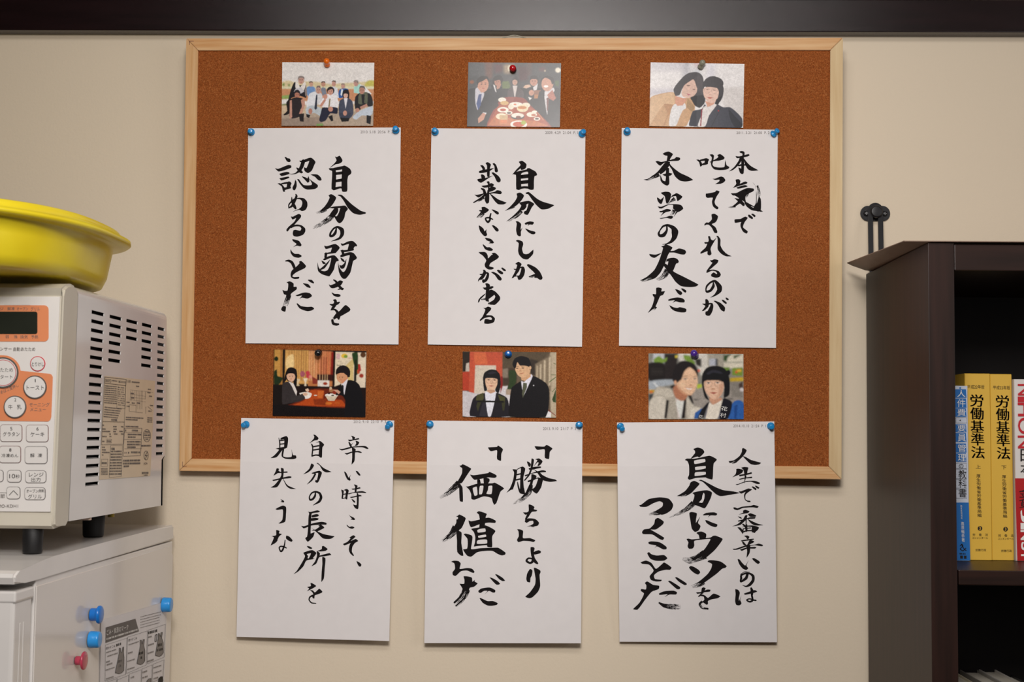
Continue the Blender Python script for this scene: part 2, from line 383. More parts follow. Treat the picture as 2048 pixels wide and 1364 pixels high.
# ================================================================== SHEETS OF CALLIGRAPHY
INK = """#0
@630 305 8.024
P320 65 350 72 395 52 440 120 430 155 385 180 330 190 235 248 310 175 345 125
P220 255 290 250 330 265 340 400 325 590 300 607 265 580 275 300 235 280
P290 250 450 215 475 210 470 260 320 285
P455 212 485 212 560 260 585 310 575 345 535 375 520 450 515 622 440 628 425 560 435 270
R320 340 44 450 325 48
R325 458 44 440 440 50
R310 582 46 400 560 32 440 565 32
P218 690 262 668 340 722 300 810 235 890 160 930 95 945 88 930 150 870 200 800 235 720
D180 915 50 110 945 50 15 972 26
R375 685 16 420 695 34 480 760 50 560 860 85 640 930 100 720 965 70 805 970 25
R250 885 14 300 882 30 480 868 34
P330 880 370 900 370 950 330 1010 290 1040 240 1020 240 990 290 920
D290 1000 80 230 1060 85 130 1130 70 0 1200 45 -35 1222 8
P420 860 485 855 528 905 490 960 470 1050 430 1115 390 1135 355 1110 315 1040 315 1020 350 1022 385 960
R345 1210 16 325 1290 45 285 1335 40 245 1340 36 250 1290 30 300 1220 28 360 1195 34 430 1240 66 435 1310 60 400 1370 40 340 1400 25 262 1424 5
@630 475 7.373
P135 120 175 128 300 95 365 150 305 228 290 228 232 215 250 148 160 170
P120 320 175 285 285 262 350 330 345 345 315 355 295 400 280 470 215 570 190 570 100 540 50 500 38 460 38 365 55 440 90 485 140 497 185 480 215 420 238 300 145 335 125 332
R145 240 18 300 215 30
R162 240 40 155 290 36
R100 345 10 130 375 35 155 382 10
R85 468 22 130 440 36 190 370 20 225 322 3
P380 85 415 92 480 60 530 50 565 55 620 110 615 130 590 130 570 160 575 180 480 190 500 95 405 122 390 112
R385 195 18 440 200 30 560 182 20
R405 200 40 415 240 36
P370 270 400 245 515 215 570 230 618 295 605 320 565 345 550 400 520 520 455 605 415 608 385 580 350 500 338 360 360 440 400 500 425 508 455 470 490 370 510 260 395 290 380 288
R380 302 10 405 330 34 430 355 20
P360 405 390 412 430 380 462 315 455 390 430 450 400 462 375 450
R275 625 18 305 645 30 350 710 36 400 760 36 415 755 22
P205 692 230 702 290 680 365 632 410 645 410 660 380 705 290 745 245 748 215 720
P330 775 355 750 385 765
R250 815 10 285 845 32 340 855 46 360 855 34
R275 925 18 300 930 40 295 990 44 255 1050 36 235 1070 12
R222 985 14 260 995 34 330 970 40 360 955 18
R235 1068 12 290 1062 26 330 1100 40 345 1170 60 350 1200 26
P440 1000 465 1000 522 1055 510 1085 470 1110 400 1150 330 1185 290 1200 270 1180 310 1120 365 1080
D300 1175 40 270 1200 36 255 1225 34
R255 1220 34 270 1268 40 320 1282 38 345 1278 26
@545 305 8.024
P195 75 215 72 240 90 275 98 292 130 280 152 255 152 230 140 210 105
P40 250 90 262 250 200 300 210 298 245 100 305
P110 342 225 310 270 320 265 345 145 377
P112 415 255 385 272 405 145 448
P80 498 115 492 150 510 190 560 200 625 180 632 165 610 150 550 115 520
R150 500 22 210 490 30 280 480 24
P235 490 262 462 305 492 288 540 298 572 240 590 185 605 180 565 225 555
P430 130 470 130 615 82 690 150 670 200 630 290 570 330 515 295 505 235 545 250 590 135 525 155 450 155
R495 140 60 470 220 60 430 290 46 370 335 18 310 347 9 270 342 6
R390 248 16 430 285 50 465 315 40 482 315 18
P365 435 385 470 388 540 370 590 350 608 330 598 320 565 350 500
P395 425 425 430 460 480 500 520 560 528 625 520 632 495 590 420 640 460 725 520 725 555 680 585 560 595 500 570 440 500
R478 388 12 530 420 40 565 458 40
P530 420 560 415 578 375 592 430 590 470 560 485
P610 355 660 348 725 355 775 400 788 440 765 452 730 440 680 390
R310 720 12 312 780 30 350 860 50 370 895 34
R375 670 16 385 700 36 350 790 40 310 860 36 265 887 18
R260 895 12 262 840 20 300 790 24 350 750 24
P345 750 420 725 505 735 555 790 560 860 530 920 470 940 425 905 460 875 478 820 470 775 430 748
R460 905 20 400 920 12 335 945 4
P295 1025 325 1030 420 985 458 1005 455 1040 395 1110 350 1160 280 1220 245 1265 225 1260 225 1235 260 1190 350 1110 380 1050 320 1075
P320 1170 400 1155 470 1170 525 1220 525 1270 490 1320 400 1350 340 1340 325 1305 335 1250 370 1240 445 1255 462 1220 440 1190 400 1185 350 1190 290 1220
@545 475 8.024
P315 30 335 28 425 55 465 115 460 135 440 142 390 130 330 155 385 105 330 60
R292 198 10 305 240 30 350 285 50 420 295 62 450 297 34
R210 376 16 260 372 36 310 400 46 345 470 46 350 500 30
P425 390 460 375 538 455 520 490 450 525 380 560 330 600 320 625 350 635 425 630 430 645 415 662 350 665 300 640 290 590 310 530 385 465 435 410
P225 722 275 702 338 738 340 790 385 790 388 830 300 900 265 1000 225 1000 225 925 185 910 160 840 195 855 240 850 252 740
D262 920 80 235 1010 80 190 1120 76
P145 1130 170 1100 215 1110 205 1190 160 1180 140 1160
R495 738 12 560 770 50 598 797 28
R578 684 18 620 700 44 655 725 24
P370 930 480 888 540 882 600 895 632 930 625 950 560 980 470 965 430 988 475 930 400 942
R397 1065 20 450 1120 44 560 1148 68 630 1140 60 650 1140 34
#1
@1005 315 8.024
P262 70 310 52 345 70 385 110 375 165 345 190 300 200 290 175 240 215 155 278 225 190 290 120
P170 255 215 230 390 190 395 175 430 170 450 180 530 225 555 270 545 290 515 300 505 380 500 510 460 520 410 500 410 230 300 260 300 500 255 522 220 490 215 280 180 270
R300 310 62 430 295 62
R300 400 56 430 385 56
R240 495 44 350 478 36 440 485 40
P228 580 285 563 345 610 310 680 230 765 150 810 40 858 120 790 200 700 235 630
D190 780 40 140 815 30 95 840 14
P372 565 420 553 470 590 560 665 650 710 830 765 740 820 680 832 620 830 540 760 470 670 410 590 380 585
P265 725 420 695 510 745 470 800 405 920 350 905 345 870 385 845 415 740 385 755 385 790 345 840 285 855 240 910 160 970 60 1028 165 940 260 845 300 775 285 750
D310 860 50 240 930 50 160 985 44 90 1020 20
P210 1025 250 1025 298 1065 292 1140 295 1255 270 1265 235 1240 218 1160 228 1055
R285 1200 14 300 1160 12 318 1128 4
P355 1060 380 1040 440 1025 500 1035 500 1060 480 1078 435 1075 405 1100 415 1070 370 1078
P362 1140 380 1142 450 1172 520 1190 530 1212 510 1230 470 1230 410 1195
@1005 435 8.024
P215 375 245 358 320 385 333 430 315 500 335 575 375 588 420 578 495 515 490 585 410 668 370 672 320 655 265 595 250 530 258 410
P205 745 255 710 305 745 290 790 265 860 185 960 145 975 205 860 235 760
P175 822 230 822 310 785 345 795 362 850 345 930 300 990 255 1000 235 930 265 930 290 870 300 810 200 842
D225 930 50 200 950 30
P390 760 420 748 530 800 600 870 642 960 635 990 600 1000 555 970 510 965 520 900 420 800
P415 950 520 905 525 960 510 940
D425 950 14 520 955 30
@940 315 8.024
P165 128 205 125 240 170 235 220 200 240 200 180
P250 90 285 75 335 110 320 170 312 310 275 305 272 130
R160 232 36 210 222 50 300 205 40 380 170 6
P362 100 390 90 420 120 450 215 430 238 400 225 390 140
P175 275 205 272 240 300 240 345 190 345
P115 355 145 340 220 335 290 315 370 290 300 330 180 405 140 390
P345 245 375 238 455 295 490 345 490 380 465 400 430 385 395 310
P265 390 300 380 315 400 310 560 305 720 268 742 235 680 250 600 285 540 285 420
P182 455 280 440 340 410 385 435 370 460 230 485
R185 500 24 220 520 40 240 580 50
P305 500 345 460 415 485 410 510 340 545 270 545
D360 520 40 310 545 20
P70 595 110 600 240 570 150 640 120 635
R250 590 40 180 650 30 60 722 18
D230 640 36 160 685 30 80 718 20
P300 570 405 545 430 525 490 535 512 565 490 588 380 575 310 585
P310 570 370 610 450 670 588 725 540 752 450 748 390 690
P185 800 235 792 305 838 290 860 240 895 180 895 115 965 105 960 175 870 150 860 150 845 190 840
D220 890 50 170 940 50 125 965 24
P345 835 370 835 450 870 465 895 450 915 420 905
R335 900 20 320 960 30 320 1000 30 290 1035 36 260 1010 28 250 975 24 300 965 26 365 992 18
P140 1095 155 1092 215 1140 235 1185 265 1150 262 1195 275 1240 255 1262 220 1255 160 1180
P350 1090 380 1088 440 1130 462 1165 445 1188 415 1180
P238 1290 260 1288 340 1310 385 1362 370 1378 300 1375 330 1355 270 1330
@940 485 8.024
P203 35 215 30 270 75 315 75 370 112 350 133 300 132 240 105
P140 155 225 150 260 165 285 210 290 255 345 200 365 190 345 172 400 165 465 225 440 260 330 330 310 380 375 400 382 415 350 433 290 430 245 395 235 350 260 285 200 205 160 180
P205 440 235 438 262 475 250 520 215 575 180 600 155 600 128 630 135 590 190 520 215 460
P150 508 195 500 270 472 305 495 302 560 270 620 215 650 195 630 200 590 235 590 272 500 200 525 165 522
P335 475 375 470 450 510 508 575 505 600 485 612 450 595 400 525
P430 445 460 437 530 480 530 505 505 510 465 490
P500 410 520 402 575 440 572 460 540 455
P245 660 275 652 320 680 312 760 300 920 305 950 250 935 258 700
P205 722 240 722 360 700 382 715 340 745 240 760
P300 780 340 755 410 790 480 870 480 920 400 1000 340 995 300 970 380 920 405 870 390 840 340 880 290 910
D290 975 30 350 985 30 420 970 30
P128 965 135 920 175 870 250 815 240 840 165 915 150 950
D180 915 16 240 905 30 330 860 50 380 820 40
P213 1048 245 1050 290 1028 340 1050 335 1080 260 1165 350 1170 400 1220 380 1280 300 1305 232 1300 228 1270 240 1230 280 1228 320 1240 345 1240 350 1215 320 1195 230 1215 165 1260 155 1245 200 1190 245 1080
#2
@1440 300 8.024
P312 25 350 15 390 30 395 70 380 130 350 135 360 60 320 42
P250 98 310 102 460 65 475 85 440 105 330 125 280 132 260 120
P320 120 385 120 355 160 290 250 210 320 145 342 230 270 300 170
P380 130 440 205 500 260 615 325 510 335 450 310 400 230
P345 130 385 135 380 370 355 388 320 365 295 280 325 290 340 300
R300 250 24 350 238 28 420 240 20
P250 478 300 468 328 495 320 540 405 505 440 520 430 540 310 575 205 608 260 545
P265 600 400 562 445 580 430 590 330 615 280 620
P175 695 260 690 350 645 440 610 545 625 540 655 440 710 400 760 405 840 440 890 540 915 640 990 690 985
P175 695 260 690 350 645 440 610 540 620 545 650 500 680 430 690 410 650 340 665 270 720 210 730
R420 640 50 400 720 26 398 790 18 410 850 30 450 900 40 520 945 46 600 955 50
P540 920 575 850 580 720 570 580 520 518 560 560 590 720 590 860 625 740 655 790 655 960 615 988 560 965
D440 690 50 415 780 30
D600 570 30 625 660 40 625 760 60
P310 695 350 695 380 725 350 800 395 860 395 890 370 900 320 860 240 910 190 910 285 825 232 775 250 772 300 780 325 740
D250 900 36 180 918 24 130 920 6
P235 1115 330 1105 405 1068 445 1090 395 1160 370 1240 445 1305 435 1335 420 1340 370 1310 330 1230 330 1180 340 1155 240 1168
P450 1040 475 1038 530 1085 525 1105 505 1105 460 1075
P500 1028 530 1022 572 1055 560 1075 545 1072
@1385 300 8.024
P62 155 105 155 140 190 160 240 125 268 105 195
R130 165 24 220 150 40
P215 130 265 150 250 190 245 225 160 245 160 215 190 205 200 160
P275 75 320 68 345 90 330 190 320 230 345 265 420 280 510 272 520 200 530 160 545 240 592 275 575 300 520 318 430 322 350 310 305 260 295 210 310 120
P275 192 380 140 415 110 398 82 445 65 515 120 500 150 430 170 340 180 290 200
P322 462 365 458 455 425 500 440 528 485 500 520 450 542 365 548 430 500 430 475 370 482
P215 700 240 698 360 672 385 648 435 668 385 750 355 830 370 880 415 920 410 945 390 952 330 905 312 830 325 765 240 768 215 750
D345 840 20 350 880 14 380 910 6
P305 1035 350 1022 408 1060 400 1110 370 1160 310 1190 370 1240 400 1315 385 1335 350 1325 310 1250 260 1200 215 1200 195 1215 192 1190 225 1162 260 1165 310 1110
@1385 465 8.024
P250 62 280 60 298 110 335 125 390 75 300 230 290 270 305 345 275 368 240 350 240 300 150 335 128 340 130 315 210 240 235 180 200 182 190 155 250 150 260 120
P380 55 410 55 448 110 450 210 500 300 560 350 628 380 540 382 460 340 405 270 405 160 400 85
D470 280 20 520 330 24 580 370 10
P283 440 310 445 350 428 415 445 400 490 270 600 340 595 420 620 455 675 430 715 370 725 305 705 298 675 340 640 385 668 395 655 370 625 310 615 225 650 228 610 320 485 295 470
D350 510 24 280 590 20
R335 800 16 335 860 46 290 930 40 230 950 36 215 920 20 230 860 30 290 800 30 360 780 40 430 870 80 430 930 76 360 1005 30 290 1042 5
P205 1075 235 1070 262 1110 255 1190 185 1255 150 1260 205 1180 160 1150 160 1140 205 1140
P210 1150 270 1130 320 1135 335 1180 320 1260 280 1330 235 1335 208 1315 210 1270 240 1260 282 1180 290 1150 220 1175
P338 1098 365 1095 450 1130 520 1200 520 1250 505 1270 455 1240 400 1150
P468 1082 495 1080 550 1125 548 1140 530 1145 490 1115
P528 1048 550 1045 583 1070 575 1085 550 1082
@1280 300 8.024
P365 62 400 38 460 25 528 65 490 130 470 170 430 170 440 95 410 90
P250 185 280 175 340 190 440 170 560 135 580 112 640 125 645 150 615 172 470 180 380 210 330 250 300 240
P410 195 480 190 470 250 400 340 330 390 310 370 190 440 100 480 55 475 140 455 280 350
D310 395 60 220 430 56 130 478 24 60 475 8
P465 200 500 250 560 305 650 370 780 430 852 480 780 500 720 505 640 490 560 420 510 310 475 260
P420 290 465 290 465 400 470 540 435 572 370 540 330 490 325 395 345 440 365 485 405 500 415 440
P360 395 400 380 460 365 520 380 490 410 410 420
P335 685 405 668 470 675 500 710 480 800 440 860 420 850 395 740 350 705
P272 765 290 765 330 795 385 745 350 860 320 862 285 820
P540 715 590 692 680 745 660 780 600 820 575 740 500 760 440 830 520 725
D560 780 60 500 820 40 430 870 20
P285 905 340 910 440 875 580 868 660 885 695 940 640 985 600 1000 540 1075 560 1030 580 980 530 940 530 885 450 885 350 938 310 935
D550 960 60 530 1020 60 490 1050 40
P312 980 350 975 430 945 495 960 490 980 410 1000 330 1060 370 1000 320 1000
P315 1095 420 1075 480 1055 530 1065 520 1095 490 1105 430 1090 330 1105
R430 1215 24 430 1290 34 380 1365 60 320 1375 46 300 1340 36 320 1290 20 370 1225 30 440 1205 36 530 1250 70 560 1310 110 550 1400 80 500 1470 46 430 1505 20 360 1516 6
@1280 465 8.024
P340 225 385 210 415 188 522 240 500 280 450 360 400 500 330 640 260 720 215 740 160 720 60 770 0 770 110 710 230 600 310 440 370 245
D220 690 100 130 745 60 20 780 30
P150 345 250 355 345 325 330 345 240 405 205 402 160 375
P470 300 550 290 625 255 720 280 740 315 715 352 650 350 550 322 470 320
P430 430 480 410 545 405 600 425 622 465 610 490 580 500 535 605 470 660 430 590 440 540 455 460 420 470
P385 490 440 520 500 590 560 640 700 710 938 835 900 865 800 875 660 860 570 790 500 690 430 600 380 530
D440 600 90 400 680 90 310 745 50 250 740 10
P260 890 300 882 350 900 342 945 400 942 370 1000 325 1020 280 1120 240 1200 125 1290 190 1190 230 1050 205 1010 205 985 255 990
D240 1180 80 200 1240 60
P562 910 600 915 665 950 678 980 650 1005 610 980
P658 900 690 898 740 930 742 955 725 965 690 940
P450 1080 500 1058 600 1042 680 1055 718 1090 710 1120 640 1120 570 1105 520 1130 560 1085 460 1095
P470 1165 540 1200 600 1210 640 1198 740 1225 742 1265 720 1280 660 1282 560 1260 500 1220
#3
@665 860 8.024
P295 93 325 98 362 118 350 150 322 150 315 118
P248 155 300 155 420 130 430 148 340 165 270 182
P255 190 275 195 298 230 312 265 285 270 270 245
R300 240 10 315 225 8 330 205 2
P370 172 400 178 430 200 400 248 355 255 380 215
P105 298 150 305 300 268 490 255 540 262 580 298 555 305 480 278 340 282 200 318 150 328 125 318
P192 370 230 370 300 348 420 335 472 358 460 368 400 358 310 365 230 395
P312 285 345 290 372 310 362 370 352 500 305 555 315 450 315 340
P185 665 215 680 240 725 260 765 295 715 278 765 292 800 275 812 240 795 208 735
P372 655 400 660 440 705 450 728 425 730 395 700
P342 875 370 878 402 895 390 940 382 990 355 990 362 910
P302 942 350 938 440 918 450 935 400 950 325 958
P245 1020 380 990 480 980 540 1000 535 1012 480 1008 340 1010 255 1032
P140 955 180 975 175 1040 165 1105 145 1100 152 1020
P180 965 225 945 260 968 245 1040 235 1115 205 1100 215 980
R165 1035 16 225 1022 18
R160 1100 14 220 1085 14
P280 1075 340 1065 440 1040 472 1060 400 1070 300 1090
P390 1005 415 1025 422 1100 415 1255 400 1270 360 1250 330 1195 385 1205 390 1100
P303 1108 330 1115 365 1150 358 1168 335 1155
@665 1000 8.024
P260 232 285 255 345 285 362 312 345 322 310 315 288 322 308 298 290 275
P225 398 240 402 270 430 315 422 353 440 320 462 270 450 240 425
P238 595 270 600 335 565 368 590 290 660 372 625 412 658 360 690 320 750 312 830 345 890 330 898 280 850 262 790 275 720 290 690 190 728 170 705 240 670 290 610
P385 980 430 1000 463 1035 455 1065 430 1068 405 1035
@590 865 8.024
P295 35 325 38 378 90 360 120 310 130 230 172 300 100 308 65
P250 175 285 195 295 240 282 380 262 380 275 250 262 200
P330 165 360 152 402 135 468 195 440 240 432 400 405 402 380 375 390 160
R295 228 20 380 212 24
R290 282 20 380 268 24
R272 378 22 330 362 22 385 365 26
P260 500 280 502 305 528 270 590 210 640 132 672 230 580
P345 490 370 490 460 570 585 632 500 640 445 610 395 530
P265 650 390 612 432 645 400 740 370 800 345 805 322 790 330 760 305 745 350 765 372 650 330 655 340 670 280 770 190 835 260 750 310 665 280 662
R330 960 18 320 1020 34 285 1068 34 242 1080 30 232 1030 20 270 970 24 330 950 28 395 975 36 418 1040 44 390 1105 40 290 1167 6
P205 1270 250 1275 360 1248 402 1265 380 1280 270 1300 262 1364 225 1364 225 1290
P270 1330 350 1308 385 1325 370 1345 275 1364
@585 1035 7.373
P240 -40 275 -40 272 110 268 235 325 215 305 285 225 358 188 305 215 280 230 140
P268 15 340 5 385 15 375 35 275 50
P128 122 170 128 300 85 430 62 500 80 500 105 440 105 280 118 165 160
P380 120 420 105 470 150 400 190 370 205 460 245 620 278 560 315 450 308 370 230 275 150 330 180 400 132
R285 190 6 320 188 14
P210 420 250 425 292 450 275 465 235 452
P160 520 290 480 352 525 300 600 325 600 300 615 205 635 160 720 80 800 15 835 60 790 130 680 185 570
W212 540 272 528 240 602 222 600 230 570
P435 425 460 420 518 465 490 490 420 500 360 495 430 465
P357 500 375 500 405 530 400 560 545 525 572 552 470 572 395 585 350 680 280 718 330 650 360 570
P440 580 485 600 475 750 462 900 425 952 430 800 440 680
P265 965 290 968 350 1010 290 1050 210 1088 245 1048 215 1025 270 1010
P255 1070 300 1075 330 1105 395 1050 442 1095 420 1115 350 1140 328 1150 322 1195 300 1190 290 1160 305 1130 290 1100
R295 1150 26 255 1175 22 245 1215 18 280 1258 18 345 1265 12
P215 580 225 560 285 520 290 525 262 600 215 612
@530 860 5.349
R148 85 6 158 140 14 158 190 12
P170 85 230 65 248 90 235 190 205 190 205 100 165 105
R160 115 12 220 105 14
R160 152 12 220 145 14
P112 198 235 175 235 190 190 210 125 290 60 300 100 270 150 212
P190 200 205 205 195 280 230 292 285 285 285 205 300 268 330 272 335 300 300 312 220 308 180 285 178 250
P125 410 150 415 145 435 160 445 90 490 115 440
P170 405 200 415 195 500 185 520 130 610 60 615 100 590 150 530 175 480
R140 455 12 235 450 14
P78 535 250 495 282 498 280 512 200 522 90 545
P185 505 240 590 332 630 270 628 230 600
P165 738 205 760 200 775 165 768 180 760
P112 845 190 808 225 825 225 900 215 980 165 1000 145 1000 185 960 190 850 130 855
P120 1070 155 1080 150 1105 182 1112 150 1140 120 1200 60 1235 95 1150 70 1135 118 1125
D125 1170 30 90 1215 30
P228 1130 260 1140 295 1180 285 1195 255 1185 225 1160
R215 1180 10 208 1230 14 190 1280 20 170 1300 16 152 1260 14 165 1245 14 200 1248 16 228 1262 12
#4
@1010 880 8.024
P475 100 630 105 668 78 762 138 720 190 705 305 640 285 635 150 515 158
P350 345 380 350 415 385 405 430 380 425
P428 295 465 315 445 440 400 560 320 655 305 645 370 560 410 450
P485 310 545 295 603 340 580 385 545 415 520 415 540 365 525 355 455 430 520 325
P380 455 470 430 575 425 578 445 510 460 450 475 385 475
P315 565 360 550 590 485 655 495 655 515 590 520 430 540 330 585
P460 470 500 490 560 520 600 560 700 610 810 635 835 658 720 672 600 640 520 530
P120 470 160 470 195 480 175 640 130 780 95 800 22 848 80 770 130 640 145 520
D130 780 20 100 805 10
P185 470 280 425 325 460 295 600 300 740 320 850 300 870 235 850 200 740 195 670 205 670 240 790 245 600 255 450 200 475
R195 555 22 260 540 22
R180 640 24 260 622 24
P425 550 450 550 505 575 500 610 535 600 610 630 600 680 580 760 510 860 440 815 425 770 450 780 490 740 530 620 460 640 430 740 390 740 420 620
P362 655 400 640 500 610 490 630 400 670 370 675
D420 720 60 380 840 90 300 930 70 220 980 60 130 1025 10
R400 740 40 350 850 40 270 930 24
P380 1035 420 1040 472 1075 462 1110 518 1125 500 1145 430 1155 380 1230 330 1290 320 1270 350 1200 380 1130
P290 1160 350 1160 460 1110 430 1155 330 1200
P315 1300 360 1260 430 1258 490 1270 545 1325 530 1370 480 1385 350 1385 410 1370 455 1340 450 1298 400 1300 345 1330
D450 1370 50 440 1400 50
@1010 1040 8.024
P195 150 240 150 290 175 288 290 400 290 487 325 460 352 400 340 290 335 215 355 192 320 220 260 215 180
P410 438 455 435 475 455 462 520 480 610 535 695 520 710 470 685 420 570
P460 515 535 485 575 500 570 530 470 555
R450 620 40 440 670 40 400 690 34 345 655 34 375 615 28 440 620 26
P402 785 440 810 430 890 410 930 402 1000 355 990 342 940 355 860
P462 768 490 768 565 810 570 840 555 880 565 1060 530 1150 440 1240 390 1255 325 1232 400 1160 480 1040 490 940
@880 880 8.024
P770 120 915 108 930 88 1010 148 985 220 978 335 915 305 915 165 820 180 795 165
P315 410 340 408 365 388 500 460 470 510 410 600 350 690 300 700 270 690 350 540 355 450 330 435
D310 690 110 200 790 90 100 870 70 0 930 40
R290 680 34 180 790 24 100 850 14
P285 715 350 740 362 770 368 990 320 980 310 870 305 760
P482 555 540 565 770 530 795 512 905 565 905 595 870 608 770 600 560 640 520 610
R620 650 50 625 700 56 610 790 44 605 880 10
P700 600 790 620 795 660 770 700 770 760 735 865 685 870 705 740
P415 745 450 745 600 700 840 695 880 685 1028 775 970 830 905 1010 870 1040 845 990 825 930 700 905 555 958 505 945 500 870 470 800
@880 880 8.024
W525 775 570 750 590 750 600 880 555 895
W640 740 695 735 690 800 670 868 628 870
W780 740 838 735 825 865 745 862 770 800
P590 1165 625 1142 750 1185 735 1230 730 1290 705 1420 630 1420 640 1310 625 1200
P458 1290 500 1305 640 1275 780 1245 895 1295 885 1330 780 1325 640 1350 500 1400 470 1350
P255 1225 285 1215 310 1195 410 1250 400 1300 330 1430 210 1430 270 1320 290 1240
@880 1040 7.373
P245 -10 370 0 330 50 290 120 255 160 170 190 200 110 240 40
D240 110 120 180 200 90 100 270 70 30 310 40
R215 130 30 140 220 24 50 300 14
P240 155 280 160 318 185 315 340 345 525 310 525 255 470 250 300
P460 130 600 105 670 78 818 160 770 240 768 400 700 395 690 370 540 385 500 390 515 330 520 250 500 180
W550 150 600 130 665 125 672 170 560 185
W562 235 675 215 680 245 570 262
W545 350 550 305 600 290 690 290 692 345
P350 210 380 200 475 235 470 340 460 430 600 415 800 408 860 410 965 480 960 510 910 522 850 500 770 455 620 460 540 480 460 540 400 525 340 435 400 420 405 280
P165 615 200 600 270 605 305 640 290 720 400 708 470 718 508 760 500 780 470 775 400 745 310 755 230 825 190 810 185 770 220 720 210 640
P348 830 400 830 470 850 478 910 515 880 510 905 555 935 500 985 440 1000 420 1050 350 1040 320 990 290 940 355 940 360 880
D390 1020 110 360 1100 110 290 1190 90 215 1250 80
R355 1040 30 290 1140 26 215 1215 30
R405 1060 20 340 1170 20 235 1265 20
P730 845 770 855 850 900 885 940 870 952 830 952 780 905
P812 800 840 802 920 850 960 895 920 900 870 870
P565 1045 610 1010 735 995 815 1035 812 1065 780 1070 720 1045 660 1095 700 1045 650 1045 600 1075 575 1070
P583 1155 600 1150 700 1195 780 1195 850 1225 840 1250 760 1265 700 1260 630 1220
#5
@1440 890 8.024
P355 60 375 48 428 85 395 150 330 220 260 280 240 255 160 290 140 260 220 245 310 180 350 110
D260 265 36 210 285 30 160 290 26
P360 175 410 190 500 240 660 285 630 310 560 320 490 305 420 240
P262 385 300 380 370 400 360 440 300 480 270 490 200 518 250 465 262 420
P340 365 390 352 455 362 440 420 435 470 405 480 402 590 390 620 395 500 375 400
R320 490 28 400 475 24 500 450 26
R315 550 18 400 530 16 505 520 24
R410 500 30 400 560 14 392 610 3
P250 630 300 622 380 590 450 575 560 575 640 605 635 625 590 625 500 590 400 598 275 642
P300 745 340 742 420 710 460 698 515 715 450 760 410 800 410 870 440 890 485 895 490 915 450 915 400 880 385 800 410 750 340 780
P508 668 530 665 585 700 575 725 540 705
P560 655 580 652 632 685 620 702 585 688
P212 1005 240 1000 280 1015 350 990 500 975 540 960 620 985 600 1010 530 1000 370 1010 280 1045 225 1030
P370 1055 405 1038 475 1065 450 1090 400 1100 300 1115 370 1085
P285 1145 340 1160 350 1185 320 1175
P450 1110 490 1095 580 1130 570 1150 480 1150
P285 1215 400 1185 480 1160 570 1158 560 1180 440 1190 300 1230
P405 1130 440 1125 430 1180 425 1290 410 1290 410 1210 330 1280 195 1305 280 1270 370 1190
P440 1185 490 1210 600 1260 695 1285 560 1290 490 1250
P278 1320 330 1325 375 1395 365 1430 345 1400 300 1345
P345 1320 420 1295 520 1290 590 1305 625 1325 600 1370 545 1400 510 1400 515 1320 430 1310
R370 1345 14 490 1330 16
R370 1275 26 410 1310 30 425 1380 26
@1440 1050 8.024
R360 115 22 430 92 22 520 90 22
P515 10 625 40 590 90 550 130 510 90
P360 70 380 70 370 130 355 125
R425 0 28 430 90 24
P385 175 440 168 472 190 455 225 435 225 420 200
P335 250 400 235 540 218 540 235 450 250 345 262
P350 262 380 270 420 320 400 330 370 310
P480 240 550 262 540 280 500 300 440 330 440 310
P205 382 250 380 400 330 560 315 620 298 690 320 680 340 620 335 560 325 430 345 280 395 215 398
P320 395 430 360 560 350 585 362 560 378 430 380 350 415
P420 320 485 320 475 450 425 525 435 420
P282 550 310 550 350 600 400 650 415 640 460 565 425 650 452 695 420 722 360 695 310 630
P512 540 545 530 630 580 640 605 610 625 570 600
R440 790 40 420 850 46 370 890 36 330 910 22 340 860 36 340 810 30 400 780 24 480 780 30 530 820 44 530 890 46 480 955 46 420 985 24 358 965 4
D330 800 24 400 755 24 480 755 20
P245 1030 290 1040 318 1085 300 1180 305 1220 345 1125 325 1200 345 1260 310 1290 260 1280 242 1220 250 1110
P385 1100 500 1060 560 1045 598 1068 540 1090 400 1120
R500 1015 30 515 1060 50 512 1140 30 530 1200 24 575 1210 24
R525 1150 14 520 1210 34 480 1232 26 430 1205 22 470 1185 20 530 1195 20
@1335 890 8.024
P415 65 485 40 560 65 592 115 510 200 480 185 370 220 440 130 440 95
P280 240 310 218 430 220 600 185 680 172 780 220 790 240 740 300 722 550 640 535 610 520 450 530 350 558 325 530 345 480 345 330 320 260
W430 250 600 225 605 270 435 305
W445 355 610 338 610 375 450 402
W445 440 610 432 612 472 438 498
P370 600 430 575 515 622 450 700 370 780 310 790 210 820 150 820 280 740 350 650
D350 775 30 280 810 30 210 825 20
P500 565 540 558 600 585 780 680 900 725 1060 745 1165 770 1000 800 850 820 780 790 690 710 570 595
P400 770 460 750 630 725 712 760 690 860 600 1015 520 990 430 955 405 910 425 850 430 800
W580 768 595 790 590 860 560 925 505 920 550 870 560 810
D420 930 90 330 1010 80 200 1090 50 30 1165 10
P350 1090 385 1075 470 1095 460 1180 455 1250 525 1150 490 1250 530 1300 500 1370 440 1395 390 1340 370 1230
P568 1120 620 1090 750 1080 800 1105 780 1130 690 1130 645 1165 670 1125 580 1130
P605 1205 640 1210 720 1245 800 1275 795 1305 765 1318 690 1295 625 1250
@1335 1055 8.024
P465 90 490 70 550 65 622 105 605 185 520 185 500 120
P305 185 340 178 390 190 550 175 690 160 730 135 770 130 885 182 840 260 760 360 660 450 600 490 540 465 430 530 380 500 500 430 600 340 690 185 540 195 430 215 430 290 405 335 345 340 322 300 335 240
D600 430 150 480 490 110 350 530 100 240 500 40
P345 640 370 618 420 630 500 680 525 720 490 755 430 730 370 680
P642 548 665 525 760 528 860 550 950 620 930 645 880 660 790 740 640 850 560 900 490 890 370 940 500 870 640 750 700 660 715 590 690 570
D580 870 90 500 920 70 400 960 30
P550 975 575 960 612 975 590 1020 570 1060 520 1075 540 1040
